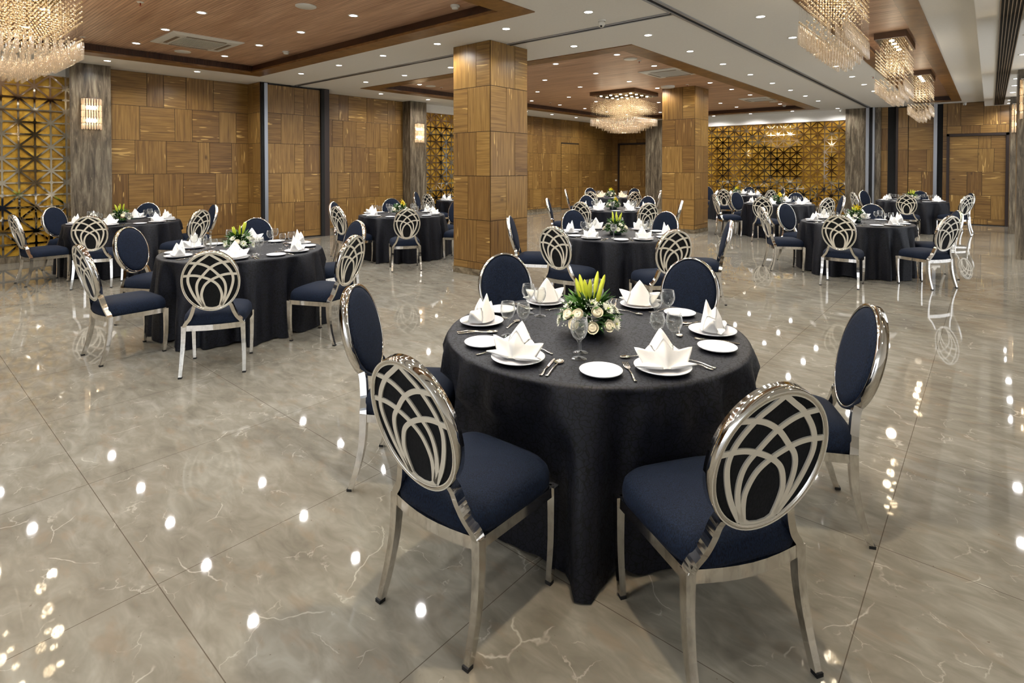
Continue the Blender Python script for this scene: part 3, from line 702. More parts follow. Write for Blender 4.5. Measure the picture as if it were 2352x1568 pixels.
# ---------------------------------------------------------------- chair
def chair_proto():
    root = empty('banquet_chair')
    # cushion
    b = MB(); N = 32; rings = []
    def outline(s, k):
        a = 2*PI*k/N; c_, s_ = math.cos(a), math.sin(a); e = .40
        x = abs(c_)**e * (1 if c_ >= 0 else -1); y = abs(s_)**e * (1 if s_ >= 0 else -1)
        yy = .232 + y * .226 * s; hw = .212 + .020 * (y + 1) / 2
        return x * hw * s, yy
    prof = [(.94, .368), (.99, .371), (1.0, .386), (1.0, .408), (.975, .434), (.90, .456), (.72, .474), (.4, .484), (.0, .487)]
    for s_, z in prof:
        rings.append([(outline(s_, k)[0], outline(s_, k)[1], z) for k in range(N)])
    vs = [p for r in rings for p in r]; fs = []
    for i in range(len(prof) - 1):
        for k in range(N): fs.append((i*N+k, i*N+(k+1)%N, (i+1)*N+(k+1)%N, (i+1)*N+k))
    fs.append(tuple(range(N))[::-1])
    b.add(vs, fs, 0, True); b.obj('seat_cushion', M['navy'], root)
    # frame
    sq = lambda w, d: [(-w, -d), (w, -d), (w, d), (-w, d)]
    b = MB()
    rear = [Vector((.2 - .4 * k / 8, .035 - .028 * math.sin(PI * k / 8), .352)) for k in range(9)]
    b.sweep(rear, sq(.010, .021), smooth=False, up=(0,0,1))
    for s_ in (-1, 1): b.sweep([(s_ * .202, .035, .352), (s_ * .216, .425, .352)], sq(.010, .019), smooth=False, up=(0,0,1))
    b.sweep([(-.216, .425, .352), (.216, .425, .352)], sq(.010, .019), smooth=False, up=(0,0,1))
    b.obj('seat_frame', M['chromew'], root)
    # legs
    for s_ in (-1, 1):
        b = MB(); P = spline([(s_*.214, -.03, .0), (s_*.210, .008, .12), (s_*.204, .03, .24), (s_*.200, .036, .370)], 4)
        n = len(P); b.sweep(P, [sq(.0115 + .0055*i/(n-1), .0115 + .0055*i/(n-1)) for i in range(n)], smooth=False, up=(0, 1, 0))
        lg = b.obj('leg', M['chromew'], root)
        b = MB(); b.box((s_*.214 - .0125, -.0435, 0), (s_*.214 + .0125, -.0185, .012)); b.obj('foot_cap', M['rubber'], lg)
        b = MB(); P = spline([(s_*.208, .418, .0), (s_*.214, .430, .16), (s_*.216, .430, .366)], 4)
        n = len(P); b.sweep(P, [sq(.0105 + .0055*i/(n-1), .0105 + .0055*i/(n-1)) for i in range(n)], smooth=False, up=(0, 1, 0))
        lg = b.obj('leg', M['chromew'], root)
        b = MB(); b.box((s_*.208 - .0115, .4065, 0), (s_*.208 + .0115, .4295, .012)); b.obj('foot_cap', M['rubber'], lg)
    # leaning oval back
    th = R(14.5); O = Vector((0, -.052, .713)); e1 = Vector((1,0,0)); e2 = Vector((0, -math.sin(th), math.cos(th))); nn = Vector((0, math.cos(th), math.sin(th)))
    A, B_ = .196, .236
    E = lambda u, v, d=0: O + e1 * u + e2 * v + nn * d
    for s_ in (-1, 1):
        b = MB(); P = spline([(s_*.200, .036, .362), (s_*.188, .031, .388), (s_*.160, .022, .425), (s_*.140, .012, .470), (s_*.128, .004, .510), E(s_*.118, -.185, 0)], 4)
        n = len(P); b.sweep(P, [sq(.0125, .017)] * n, smooth=False, up=tuple(nn)); b.obj('back_support', M['chrome'], root)
    N = 64
    b = MB(); sec = [(0, -.020), (.004, -.022), (.014, -.020), (.014, .020), (.004, .022), (0, .020)]
    vs = []; fs = []
    for k in range(N):
        a = 2*PI*k/N
        for rr_, dd in sec: vs.append(E((A - .013 + rr_) * math.cos(a), (B_ - .013 + rr_) * math.sin(a), dd))
    m_ = len(sec)
    for k in range(N):
        for j in range(m_): fs.append((k*m_+j, ((k+1)%N)*m_+j, ((k+1)%N)*m_+(j+1)%m_, k*m_+(j+1)%m_))
    b.add(vs, fs, 0, True); b.obj('back_rim', M['chrome'], root)
    # front pad
    b = MB(); vs = []; fs = []; prof = [(1, .004), (.985, .018), (.94, .026), (.8, .031), (.4, .034), (.02, .035)]
    for s_, d in prof:
        for k in range(N): a = 2*PI*k/N; vs.append(E((A-.014)*s_*math.cos(a), (B_-.014)*s_*math.sin(a), d))
    for i in range(len(prof)-1):
        for k in range(N): fs.append((i*N+k, i*N+(k+1)%N, (i+1)*N+(k+1)%N, (i+1)*N+k))
    fs.append(tuple((len(prof)-1)*N+k for k in range(N)))
    b.add(vs, fs, 0, True); b.obj('back_pad', M['navy'], root)
    b = MB(); b.add([E((A-.012)*math.cos(2*PI*k/N), (B_-.012)*math.sin(2*PI*k/N), d) for d in (-.013, .004) for k in range(N)],
        [tuple(range(N))[::-1], tuple(range(N, 2*N))] + [(k, (k+1)%N, N+(k+1)%N, N+k) for k in range(N)]); b.obj('back_panel', M['blackfab'], root)
    # lattice
    b = MB(); w = .0088; d0 = -.0135
    curves = [[(-.26,-.86),(-.33,-.60),(-.335,-.38),(-.22,-.12),(0,.05),(.31,.18),(.6,.235),(.95,.22)],
              [(-.29,-.85),(-.45,-.5),(-.49,-.2),(-.43,.03),(-.26,.22),(0,.46),(.33,.615),(.73,.66)],
              [(-.33,-.84),(-.57,-.5),(-.72,-.15),(-.76,.12),(-.66,.38),(-.42,.65),(-.2,.80),(.0,.93)]]
    def strip(P, w, d1=-.0185):
        P = [Vector((p[0], p[1])) for p in P]; n = len(P); vs = []; fs = []
        for i, p in enumerate(P):
            t_ = (P[min(i+1,n-1)] - P[max(i-1,0)]).normalized(); nx = Vector((-t_.y, t_.x)) * w
            for q in (p + nx, p - nx): vs.append(E(q.x, q.y, d1)); vs.append(E(q.x, q.y, d0))
        for i in range(n-1):
            a = i*4; c = a+4; fs += [(a, a+2, c+2, c), (a+1, a, c, c+1), (a+2, a+3, c+3, c+2)]
        b.add(vs, fs)
    for cu in curves:
        sp = spline([(x, y, 0) for x, y in cu], 6)
        for s_ in (-1, 1): strip([(p.x * A * s_, p.y * B_) for p in sp], w, -.0185 - .0003 * s_)
    strip([(-.30*A, -.84*B_), (-.16*A, -.915*B_), (0, -.935*B_), (.16*A, -.915*B_), (.30*A, -.84*B_)], .011)
    vs = []; fs = []
    for k in range(N):
        a = 2*PI*k/N
        for q in (1.0, .925): vs.append(E((A)*q*math.cos(a), B_*q*math.sin(a), -.0215 if q == 1 else -.0195))
    for k in range(N): fs.append((2*k, 2*((k+1)%N), 2*((k+1)%N)+1, 2*k+1))
    b.add(vs, fs); b.obj('lattice_plate', M['satin'], root)
    return root
CHAIR = chair_proto()
used = {}

# ---------------------------------------------------------------- tableware
def bake(o, mods):
    for typ, kw in mods:
        m = o.modifiers.new(typ, typ)
        for a, v in kw.items(): setattr(m, a, v)
    dg = bpy.context.evaluated_depsgraph_get(); dg.update()
    me = bpy.data.meshes.new_from_object(o.evaluated_get(dg)); old = o.data; name = o.name
    bpy.data.objects.remove(o); return me
def napkin_mesh(mat, seed=0):
    rng = random.Random(seed); b = MB(); j = lambda p: (p[0] * 1.13 + rng.uniform(-.003,.003), p[1] + rng.uniform(-.003,.003), p[2] + rng.uniform(-.003,.003) * (p[2] > .02))
    V = dict(A=(0,.030,.158), Am=(0,.006,.10), AL=(-.046,.022,.082), AR=(.046,.022,.082), AB=(0,.052,.07),
             Fp=(-.004,-.014,.122), FL=(-.036,-.012,.066), FR=(.036,-.012,.064), C0=(0,-.052,.004), Rm=(-.002,-.045,.062),
             WL=(-.112,-.004,.086), WR=(.112,-.004,.086), BL=(-.074,-.040,.004), BR=(.074,-.040,.004), WLm=(-.070,.012,.060), WRm=(.070,.012,.060),
             KL=(-.062,.045,.004), KR=(.062,.045,.004), K0=(0,.060,.004), VL=(-.048,-.020,.024), VR=(.048,-.020,.024))
    V = {k: j(v) for k, v in V.items()}
    tri = [('Fp','FL','Rm'), ('FL','C0','Rm'), ('Fp','Rm','FR'), ('Rm','C0','FR'),
           ('FL','WL','VL'), ('WL','BL','VL'), ('FL','VL','C0'), ('VL','BL','C0'),
           ('FR','VR','WR'), ('WR','VR','BR'), ('FR','C0','VR'), ('VR','C0','BR'),
           ('WL','WLm','KL'), ('WLm','AL','KL'), ('WR','KR','WRm'), ('WRm','KR','AR'), ('WL','KL','BL'), ('WR','BR','KR'),
           ('FL','WLm','WL'), ('FL','AL','WLm'), ('FR','WR','WRm'), ('FR','WRm','AR'),
           ('A','Am','AL'), ('AL','Am','FL'), ('A','AR','Am'), ('AR','FR','Am'), ('FL','Am','Fp'), ('FR','Fp','Am'),
           ('A','AL','AB'), ('AL','KL','AB'), ('KL','K0','AB'), ('A','AB','AR'), ('AR','AB','KR'), ('KR','AB','K0')]
    ks = list(V); b.add([V[k] for k in ks], [[ks.index(x) for x in t] for t in tri], 0, True)
    for s_ in (-1, 1):   # turned-out bottom leaves
        tip = Vector((s_*.130, -.050 + rng.uniform(-.01,.01), .016)); r0 = Vector((s_*.012, -.056, .004)); r1 = Vector((s_*.070, -.020, .004)); up = Vector((0, 0, .02))
        b.add([r0, r1, tip, r0 + up*.75, r1 + up*1.3, tip + up*.35, (r0+tip)/2 + Vector((0,-.012,.014))], [(0,6,3), (0,2,6), (6,2,5), (3,6,5), (3,5,4), (1,4,5), (1,5,2), (0,1,2), (0,3,4), (0,4,1)], 0, True)
    o = b.obj('tmp', mat)
    return bake(o, [('SUBSURF', dict(levels=2, render_levels=2, subdivision_type='SIMPLE')), ('SMOOTH', dict(factor=.5, iterations=2))])
NAPS = [napkin_mesh(M['linen'], s_) for s_ in range(5)]; NAPP = napkin_mesh(M['peach'], 9)
def lathe_mesh(name, prof, n, mat): b = MB(); b.lathe(prof, n); return b.mesh(name, mat)
PLATE = lathe_mesh('dinner_plate', [(0, .006), (.070, .006), (.080, .009), (.112, .020), (.1155, .0195), (.113, .016), (.082, .004), (.060, 0), (0, 0)], 40, M['china'])
SIDE = lathe_mesh('side_plate', [(0, .005), (.050, .005), (.060, .009), (.083, .018), (.0865, .0175), (.084, .013), (.058, .003), (.045, 0), (0, 0)], 36, M['china'])
def glass_mesh(name, h, rb):
    sh = h * .46
    return lathe_mesh(name, [(0, .0), (.031, .0), (.033, .0015), (.031, .003), (.010, .006), (.0042, .012), (.0036, sh*.5), (.0045, sh*.9), (.010, sh + .004), (rb*.72, sh + .02), (rb*.97, sh + .042), (rb, sh + .055), (rb*.93, h*.9), (rb*.84, h), (rb*.82, h), (rb*.90, h*.9), (rb*.96, sh + .055), (rb*.92, sh + .043), (rb*.68, sh + .022), (.006, sh + .009), (0, sh + .008)], 24, M['glass'])
WINE = glass_mesh('wine_glass', .155, .034); WATER = glass_mesh('water_goblet', .168, .037)
def cutlery():
    out = {}
    def handle(b, L0, L1, w=.0055):
        P = spline([(0, L0, .004), (0, L0 + .03, .0045), (0, (L0+L1)/2, .0085), (0, L1 - .02, .005), (0, L1, .004)], 3); n = len(P)
        b.sweep(P, [[(-q, -.0012), (q, -.0012), (q*.8, .0015), (-q*.8, .0015)] for q in [w*1.25*(1 - .55*min(1, i/(n*.55))) for i in range(n)]], up=(0,0,1))
    def bowl_(b, y, a, l):
        vs = []; fs = []; N = 16
        for s_, z in ((1, .006), (.8, .0035), (.4, .0015), (0.02, .001)):
            for k in range(N): t = 2*PI*k/N; vs.append((a*s_*math.cos(t)*(1 - .12*math.sin(t)), y + l*s_*math.sin(t), z))
        for i in range(3):
            for k in range(N): fs.append((i*N+k, i*N+(k+1)%N, (i+1)*N+(k+1)%N, (i+1)*N+k))
        b.add(vs, fs, 0, True)
    b = MB(); handle(b, -.1, .048); bowl_(b, .072, .020, .028); out['spoon'] = b.mesh('spoon', M['steel'])
    b = MB(); handle(b, -.085, .035, .005); bowl_(b, .055, .016, .023); out['dessert_spoon'] = b.mesh('dessert_spoon', M['steel'])
    b = MB(); handle(b, -.1, .03)
    b.add([(-.004,.028,.0045),(.004,.028,.0045),(.0115,.045,.004),(.0125,.06,.0045),(-.0125,.06,.0045),(-.0115,.045,.004)], [(0,1,2,3,4,5)], 0, True)
    for k in range(4):
        x = -.0105 + k * .007; b.sweep([(x, .058, .0045), (x, .08, .003), (x*.92, .102, .006)], [(-.0015,-.0008),(.0015,-.0008),(.0015,.0008),(-.0015,.0008)], up=(0,0,1))
    out['fork'] = b.mesh('fork', M['steel'])
    b = MB(); handle(b, -.105, .0, .0062)
    b.add([(-.005,-.005,.004),(.005,-.005,.004),(.007,.06,.003),(.004,.100,.0015),(-.004,.106,.0015),(-.006,.06,.003)], [(0,1,2,3,4,5)], 0, False)
    b.add([(-.005,-.005,.0015),(.005,-.005,.0015),(.007,.06,.001),(.004,.100,.001),(-.004,.106,.001),(-.006,.06,.001)], [(5,4,3,2,1,0)], 0, False)
    out['knife'] = b.mesh('knife', M['steel'])
    return out
CUT = cutlery()

# ---------------------------------------------------------------- flowers
def flower_proto(seed, kind):
    """kind: 'rose' full arrangement, 'bud' green lilies, 'open' yellow lilies"""
    rng = random.Random(seed); t = empty('flower_arrangement')
    b = MB(); b.lathe([(.0, 0), (.055, 0), (.062, .01), (.058, .04), (.05, .045), (0, .04)], 24); b.obj('bowl', M['bowl'], t)
    def leafb(b, p, d, l, w, m):
        d = Vector(d).normalized(); sd = d.cross(Vector((0,0,1))); 
        if sd.length < .1: sd = Vector((1,0,0))
        sd.normalize(); sd.rotate(Matrix.Rotation(rng.uniform(-.8,.8), 3, d)); nn_ = sd.cross(d)
        p = Vector(p); q = [p, p + d*l*.35 + sd*w, p + d*l*.35 - sd*w, p + d*l*.7 + sd*w*.7 - nn_*l*.04, p + d*l*.7 - sd*w*.7 - nn_*l*.04, p + d*l - nn_*l*.12, p + d*l*.35 + nn_*w*.3, p + d*l*.7 + nn_*w*.1]
        b.add(q, [(0,1,6), (0,6,2), (1,3,7,6), (6,7,4,2), (3,5,7), (7,5,4)], m, False)
    b = MB()
    for k in range(210):
        a = rng.uniform(0, 2*PI); el = rng.uniform(-.2, 1.3); r = rng.uniform(.03, .07)
        d = Vector((math.cos(a)*math.cos(el), math.sin(a)*math.cos(el), math.sin(el)))
        p = Vector((0, 0, .055)) + Vector((d.x, d.y, d.z * .8)) * r
        leafb(b, p, d + Vector((rng.uniform(-.4,.4), rng.uniform(-.4,.4), rng.uniform(-.3,.3))), rng.uniform(.05, .085), rng.uniform(.007, .012), k % 2)
    o = b.obj('foliage', [M['leaf'], M['leafd']], t); o['kind'] = 'stuff'
    rad, hz = .115, .085
    def surf(a, el, k=1.0): return Vector((math.cos(a)*math.cos(el)*rad*k, math.sin(a)*math.cos(el)*rad*k, .045 + math.sin(el)*hz*k))
    b = MB()
    for k in range(220):
        a = rng.uniform(0, 2*PI); el = rng.uniform(-.1, 1.4); p = surf(a, el, rng.uniform(.95, 1.12)); r = rng.uniform(.0025, .0048)
        b.add([(p.x+x*r, p.y+y*r, p.z+z*r) for x, y, z in ((1,0,0),(-1,0,0),(0,1,0),(0,-1,0),(0,0,1),(0,0,-1))], [(0,2,4),(2,1,4),(1,3,4),(3,0,4),(2,0,5),(1,2,5),(3,1,5),(0,3,5)], 0, True)
    o = b.obj('filler_blossom', M['petal'], t); o['kind'] = 'stuff'
    def frame(d):
        d = d.normalized(); x = d.orthogonal().normalized(); y = d.cross(x); return Matrix((x, y, d)).transposed()
    def mum(p, d, r):
        b = MB(); F = frame(d)
        for ly, (n, k, tl) in enumerate(((18, 1, .15), (14, .78, .5), (9, .5, .9))):
            for i in range(n):
                a = 2*PI*i/n + ly*.2 + rng.uniform(-.06,.06); rr = r*k*rng.uniform(.9,1.08); w = r*.10
                rad_ = Vector((math.cos(a), math.sin(a), tl)).normalized(); sd = Vector((-math.sin(a), math.cos(a), 0))
                q = [rad_*r*.12 - sd*w*.5, rad_*r*.12 + sd*w*.5, rad_*rr*.75 + sd*w, rad_*rr + Vector((0,0,.002)), rad_*rr*.75 - sd*w]
                b.add([p + F @ v for v in q], [(0,1,2,3,4)], 0, False)
        b.lathe([(r*.2, .002), (r*.15, .007), (0, .009)], 8, m=1, c=tuple(p), mat=F)
        b.obj('chrysanthemum', [M['petal'], M['eye']], t)
    def rosef(p, d, r):
        b = MB(); F = frame(d)
        b.lathe([(0, -.8*r), (.5*r, -.6*r), (.8*r, -.1*r), (.78*r, .45*r), (.62*r, .62*r), (.52*r, .52*r), (.40*r, .44*r), (.28*r, .56*r), (.14*r, .62*r), (0, .58*r)], 12, c=tuple(p), mat=F)
        for s_ in range(3):
            for i in range(3 + s_):
                a0 = 2*PI*i/(3+s_) + s_*.7; rr = r*(.32 + .27*s_); P = []
                for u in range(5):
                    a = a0 + (u-2)*.36
                    for v in range(3):
                        k = rr*(1 + (.0, .08, .28)[v]*(s_*.6)); zz = (-.1 + v*.42)*r*(1.05 - .12*s_) - abs(u-2)*.05*r*v
                        P.append(p + F @ Vector((math.cos(a)*k, math.sin(a)*k, zz)))
                b.add(P, [(u*3+v, (u+1)*3+v, (u+1)*3+v+1, u*3+v+1) for u in range(4) for v in range(2)], 0, True)
        b.lathe([(.16*r, .5*r), (.1*r, .62*r), (0, .6*r)], 8, c=tuple(p), mat=F)
        b.obj('rose', M['rose'], t)
    def bud(p, d, l, m='lily'):
        b = MB(); d = d.normalized(); F = frame(d)
        b.lathe([(.002, -.05), (.0025, 0), (.007, l*.12), (.0098, l*.4), (.0085, l*.7), (.004, l*.93), (0, l)], 6, c=tuple(p), mat=F)
        b.obj('lily_bud', M[m], t)
    def openlily(p, d, r):
        b = MB(); F = frame(d)
        for i in range(6):
            a = 2*PI*i/6 + rng.uniform(-.1,.1); e = Vector((math.cos(a), math.sin(a), 0)); sd = Vector((-math.sin(a), math.cos(a), 0)); q = []
            for u, (k, z, w) in enumerate(((.05,0,.05), (.25,.35,.16), (.6,.55,.2), (.9,.5,.12), (1.1,.32,.01))):
                for s_ in (-1, 0, 1): q.append(p + F @ (e*k*r + sd*w*r*s_ + Vector((0,0,(z - .05*(s_ == 0))*r))))
            b.add(q, [(u*3+v, u*3+v+1, (u+1)*3+v+1, (u+1)*3+v) for u in range(4) for v in range(2)], 0, True)
        b.obj('lily_bloom', M['lilyo'], t)
    nm, nr = (15, 6) if kind == 'rose' else (9, 3)
    spots = []
    def place(f, n, r, el0, el1, az=None):
        k = 0; tries = 0
        while k < n and tries < 400:
            tries += 1
            a = rng.uniform(*(az or (0, 2*PI))); el = rng.uniform(el0, el1); p = surf(a, el, 1.02)
            if any((p - q).length < (r + rq) * .86 for q, rq in spots): continue
            spots.append((p, r)); f(p, p - Vector((0,0,.02)), r); k += 1
    place(rosef, nr, .0205, .0, .75, (-2.1, -.3) if kind == 'rose' else None)
    place(mum, nm, .028, .0, 1.15)
    if kind == 'open':
        for k in range(2): a = rng.uniform(0, 2*PI); openlily(Vector((.03*math.cos(a), .03*math.sin(a), .155 + .02*k)), Vector((math.cos(a)*.8, math.sin(a)*.8, .6)), .05)
        for k in range(2): a = rng.uniform(0, 2*PI); bud(Vector((.02*math.cos(a), .02*math.sin(a), .13)), Vector((math.cos(a)*.5, math.sin(a)*.5, 1)), .07)
    else:
        for k in range(7 if kind == 'rose' else 6):
            a = 2*PI*k/7 + rng.uniform(-.3,.3); rr = rng.uniform(.012, .04); bud(Vector((rr*math.cos(a), rr*math.sin(a), rng.uniform(.115, .155))), Vector((math.cos(a)*.28, math.sin(a)*.28, 1)), rng.uniform(.08, .095))
    b = MB()
    for k in range(16):
        a = rng.uniform(0, 2*PI); leafb(b, (.03*math.cos(a), .03*math.sin(a), .10), (math.cos(a)*.7, math.sin(a)*.7, rng.uniform(.3,1.2)), .09, .011, 0)
    o = b.obj('lily_leaves', [M['leaf'], M['leafd']], t); o['kind'] = 'stuff'
    return t

# ---------------------------------------------------------------- tables
ZTAB = .73
def px_top(p):  # measured centre of each chair-back top, on the plane z=.942
    return p
TABLES = [
 # key, (x,y), label name, flower kind, cutlery, chair tops {nominal angle: (x,y)}
 ('cream-rose table', (-1.51, 2.38), 'rose', 2, {-90: (-1.42,1.10), -150: (-2.50,1.62), -30: (-.43,1.65), 30: (-.40,2.87), 150: (-2.56,2.90), 90: (-1.51,3.62)}),
 ('table before the wall pocket', (-5.62, 2.42), 'bud', 2, {-30: (-4.31,1.61), -90: (-5.44,1.06), -150: (-6.68,1.70), 150: (-6.75,3.06), 30: (-4.32,2.85), 90: (-5.52,3.68)}),
 ('table by the marble sconce', (-9.93, 2.50), 'bud', 1, {-90: (-9.65,1.19), -150: (-10.98,1.82), -30: (-8.62,1.79), 150: (-11.1,3.16), 30: (-8.66,3.14), 90: (-9.8,3.76)}),
 ('table beside the big pillar', (-7.8, 6.08), 'open', 1, {-90: (-7.83,4.80), -150: (-8.88,5.38), -30: (-6.52,5.18), 150: (-9.02,6.77), 90: (-7.72,7.36), 30: (-6.62, 6.78)}),
 ('table hidden by the pillar', (-10.05, 9.85), 'bud', 0, {-150: (-11.15,9.1), -90: (-9.98,8.5)}),
 ('table behind the cream roses', (-3.47, 6.0), 'bud', 2, {-90: (-3.42,4.60), -30: (-2.32,5.15), -150: (-4.62,5.28), 30: (-2.26,6.5), 150: (-4.6,6.66), 90: (-3.40,7.24)}),
 ('table amid the central line', (-5.62, 9.6), 'open', 0, {-150: (-6.75,8.88), 30: (-4.34,9.9), -90: (-5.52,8.24), -30: (-4.44,8.75), 150: (-6.75,10.30), 90: (-5.52,10.86)}),
 ('cream-napkin corner table', (-8.02, 13.55), 'open', 0, {-150: (-9.05,12.75), 30: (-6.7,13.9), -90: (-7.80,12.1), -30: (-6.85,12.75), 150: (-9.2,14.25), 90: (-7.98,14.83)}),
 ('yellow-lily aisle table', (-1.53, 9.7), 'open', 2, {-90: (-1.47,8.1), -150: (-2.66,8.95), 150: (-2.58,10.15), 90: (-1.50,11.0), -30: (-.36,8.90), 30: (-.33,10.05)}),
 ('table behind the yellow lilies', (-3.66, 13.55), 'open', 0, {-90: (-3.56,12.0), -150: (-4.78,12.6), 150: (-4.82,14.1), 90: (-3.6,14.85), -30: (-2.48,12.7), 30: (-2.42,13.9)}),
 ('table against the gold lattice', (-5.75, 17.0), 'open', 0, {-90: (-5.66,15.6), 150: (-6.95,17.72), 90: (-5.82,18.35), -30: (-4.58,16.3), 30: (-4.62,17.66)}),
 ('table by the framed door', (-1.47, 16.75), 'bud', 0, {-90: (-1.43,15.25), 90: (-1.40,18.05), -30: (-.36,16.0), 30: (-.33,17.3), 150: (-2.58,17.3), -150: (-2.62,16.1)}),
]
def seat_names(c, angs):
    base = math.degrees(math.atan2(-c[1], -c[0])); rel = {a: (a - base + 540) % 360 - 180 for a in (-90, -30, 30, 90, 150, -150)}
    m = min(rel, key=lambda a: abs(rel[a])); out = {}
    if abs(rel[m]) < 15:
        for a, r in rel.items():
            k = int(round((r - rel[m]) / 60.0)); out[a] = {0: 'front', 1: 'front right-side', 2: 'rear right-side', 3: 'rear', -3: 'rear', -1: 'front left-side', -2: 'rear left-side'}[k]
    else:
        o_ = sorted(rel, key=lambda a: rel[a]); nm = ['rear left-side', 'left-side', 'front left-side', 'front right-side', 'right-side', 'rear right-side']
        for a, n in zip(o_, nm): out[a] = n
    return out
first_used = False
FL = {}
for ti, (tn, c, fk, cut, tops) in enumerate(TABLES):
    names = seat_names(c, tops); rng = random.Random(100 + ti)
    poses = {}
    for a, (tx, ty) in tops.items():
        v = Vector((tx - c[0], ty - c[1])); r = max(1.24, min(1.62, v.length)); pa = math.atan2(v.y, v.x)
        d = (pa - R(a) + PI) % (2*PI) - PI; fa = R(a) + d * .5 + PI     # facing
        top = Vector(c) + Vector((math.cos(pa), math.sin(pa))) * r; f = Vector((math.cos(fa), math.sin(fa))); p = top + f * .113
        poses[a] = (p, fa, pa, r - .113)
    # cloth
    b = MB(); NA = 180; ph = [rng.uniform(0, 2*PI) for _ in range(5)]
    if ti == 0: ph[0] = PI/2 - 9 * R(-63); ph[4] = -2 * R(-63); ph[1] = PI/2 - 17 * R(-63) - .6 * math.sin(3 * R(-63)); ph[2] = PI/2 - 5 * R(-63)
    levels = [1.0, .985, .955, .90, .8, .7, .58, .46, .34, .22, .12, .05, 0]
    Rt = .738
    def lobes(a): 
        s_ = .42 * math.sin(9*a + ph[0] + .5 * math.sin(2*a + ph[4])) + .38 * math.sin(17*a + ph[1] + .6 * math.sin(3*a)) + .2 * math.sin(5*a + ph[2]) + .22 * math.sin(29*a + ph[3]); return math.tanh(s_ * 1.8) * .75 + s_ * .25
    rings = [[(.0, ZTAB)] , [(.3, ZTAB)], [(.6, ZTAB)], [(Rt - .02, ZTAB)], [(Rt - .006, ZTAB - .003)], [(Rt, ZTAB - .012)]]
    vs = [(0, 0, ZTAB)]; fs = []
    def capr(a, z):
        m = 9.0
        if z < .6:
            for (p, fa, pa, rr) in poses.values():
                dd = abs((a - pa + PI) % (2*PI) - PI)
                if dd < .5: m = min(m, (rr - .482) / math.cos(min(dd, .37)) + max(0, dd - .37) * 2.6 + max(0, z - .51) * 1.5)
        return m
    RL = [(.3, ZTAB), (.6, ZTAB), (Rt - .02, ZTAB), (Rt - .006, ZTAB - .003), (Rt, ZTAB - .012)]
    allr = []
    for r, z in RL: allr.append([(r*math.cos(2*PI*k/NA), r*math.sin(2*PI*k/NA), z) for k in range(NA)])
    for lv in levels[1:]:
        s_ = 1 - lv; z = max(.012, lv * (ZTAB - .012)); row = []
        for k in range(NA):
            a = 2*PI*k/NA; lb = lobes(a); r = Rt + s_ * .045 + (min(1, s_*1.5)**.7) * .105 * lb
            r = min(r, max(.64, capr(a, z)))
            row.append((r*math.cos(a), r*math.sin(a), z if lv > 0 else .006 + .018 * max(0, -lb)))
        allr.append(row)
    for r_ in allr: vs += r_
    for k in range(NA): fs.append((0, 1 + k, 1 + (k+1) % NA))
    for i in range(len(allr) - 1):
        for k in range(NA): a = 1 + i*NA; fs.append((a + k, a + NA + k, a + NA + (k+1) % NA, a + (k+1) % NA))
    b.add(vs, fs, 0, True)
    o = b.obj('tablecloth', M['cloth'], None, (c[0], c[1], 0)); tag(o, 'black floor-length cloth draped over the round ' + tn, 'tablecloth', 'black round tablecloths')
    # chairs
    for a, (p, fa, pa, rr) in poses.items():
        ch = CHAIR if not first_used else copy_tree(CHAIR); first_used = True
        ch.location = (p.x, p.y, 0); ch.rotation_euler = (0, 0, fa - PI/2)
        tag(ch, 'navy chrome oval-back chair, %s place, %s' % (names[a], tn), 'chair', 'oval-back banquet chairs')
    # flowers
    if fk not in FL: FL[fk] = flower_proto({'rose': 3, 'bud': 5, 'open': 8}[fk], fk); fl = FL[fk]
    else: fl = copy_tree(FL[fk])
    fl.scale = (1.25,) * 3 if ti == 0 else (1.2,) * 3; fl.location = (c[0] + .0, c[1] - .04, ZTAB); fl.rotation_euler = (0, 0, rng.uniform(0, 6) if ti else 0)
    tag(fl, {'rose': 'cream rose and green lily-bud arrangement in the middle of the ', 'bud': 'white flower and green lily-bud arrangement on the ', 'open': 'white flower and yellow lily arrangement on the '}[fk] + tn, 'flowers', 'table centrepieces')
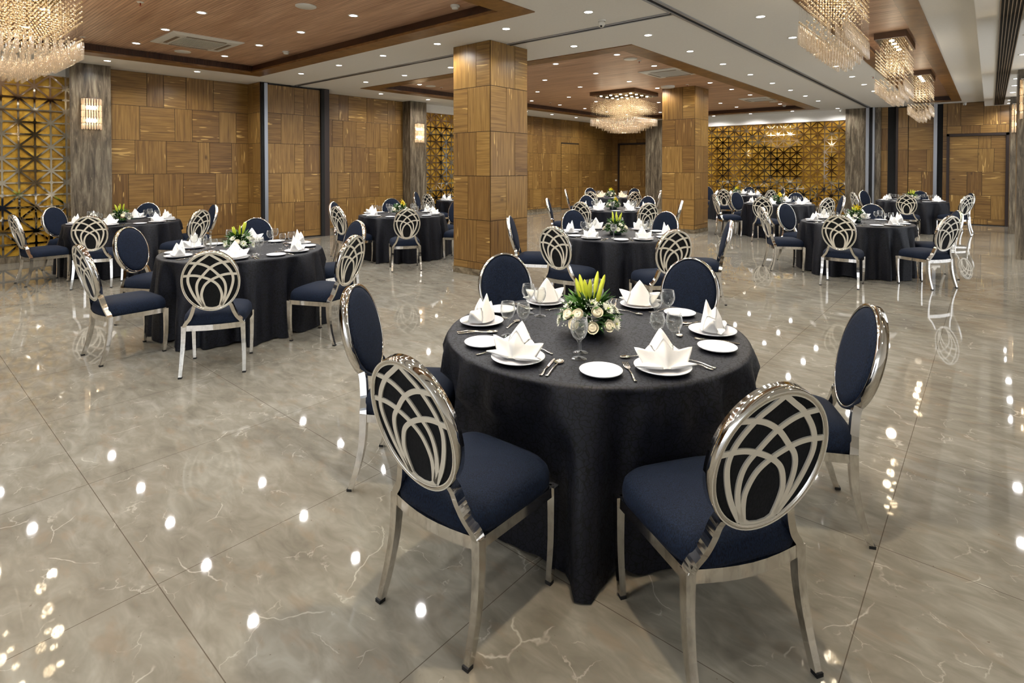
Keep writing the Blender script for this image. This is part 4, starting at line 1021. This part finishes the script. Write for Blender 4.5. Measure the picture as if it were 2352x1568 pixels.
    # settings
    def item(name, me, r, ang, rot, z, label, cat, grp):
        x, y = c[0] + r*math.cos(ang), c[1] + r*math.sin(ang)
        o = link(name, me, None, (x, y, z)); o.rotation_euler = (0, 0, rot); tag(o, label, cat, grp); return o
    for a in (-90, -30, 30, 90, 150, -150):
        if ti == 4 and a not in (-150, -90, 150): continue
        A_ = R(a) + rng.uniform(-.02, .02); out = A_ + PI/2; sn = names[a] + ' place, ' + tn    # out: local +Y points to table centre
        if ti == 0: A_ = R({-90: -90.6, -30: -29.3, 30: 36, 90: 95, 150: 152, -150: -151}[a]); out = A_ + PI/2
        item('dinner_plate', PLATE, .585, A_, out, ZTAB, 'white dinner plate under the napkin, ' + sn, 'plate', 'dinner plates')
        item('napkin', NAPP if ti == 7 else NAPS[(ti + a // 30) % 5], .585, A_, out + rng.uniform(-.35, .35), ZTAB + .014, ('cream' if ti == 7 else 'white') + ' star-folded napkin, ' + sn, 'napkin', 'folded napkins')
        item('side_plate', SIDE, .595, A_ - R(25.5), out, ZTAB, 'small empty side plate, ' + sn, 'side plate', 'side plates')
        item('wine_glass', WINE, .365, A_ + R(24), 0, ZTAB, 'empty wine glass, inner of two, ' + sn, 'wine glass', 'stemmed glasses')
        item('water_goblet', WATER, .445, A_ + R(25), 0, ZTAB, 'empty water goblet, outer of two, ' + sn, 'water goblet', 'stemmed glasses')
        if cut:
            item('fork', CUT['fork'], .585, A_ - R(14), out - R(20), ZTAB, 'steel fork beside side plate, ' + sn, 'fork', 'forks')
            item('knife', CUT['knife'], .585, A_ + R(14.5), out + R(22), ZTAB, 'steel knife beside dinner plate, ' + sn, 'knife', 'knives')
            item('spoon', CUT['spoon'], .585, A_ + R(17.2), out + R(20), ZTAB, 'steel soup spoon beside the knife, ' + sn, 'spoon', 'spoons')
        if cut == 2:
            item('dessert_spoon', CUT['dessert_spoon'], .42, A_ - R(2), out + R(80), ZTAB, 'dessert spoon lying above the plate, ' + sn, 'dessert spoon', 'dessert spoons')
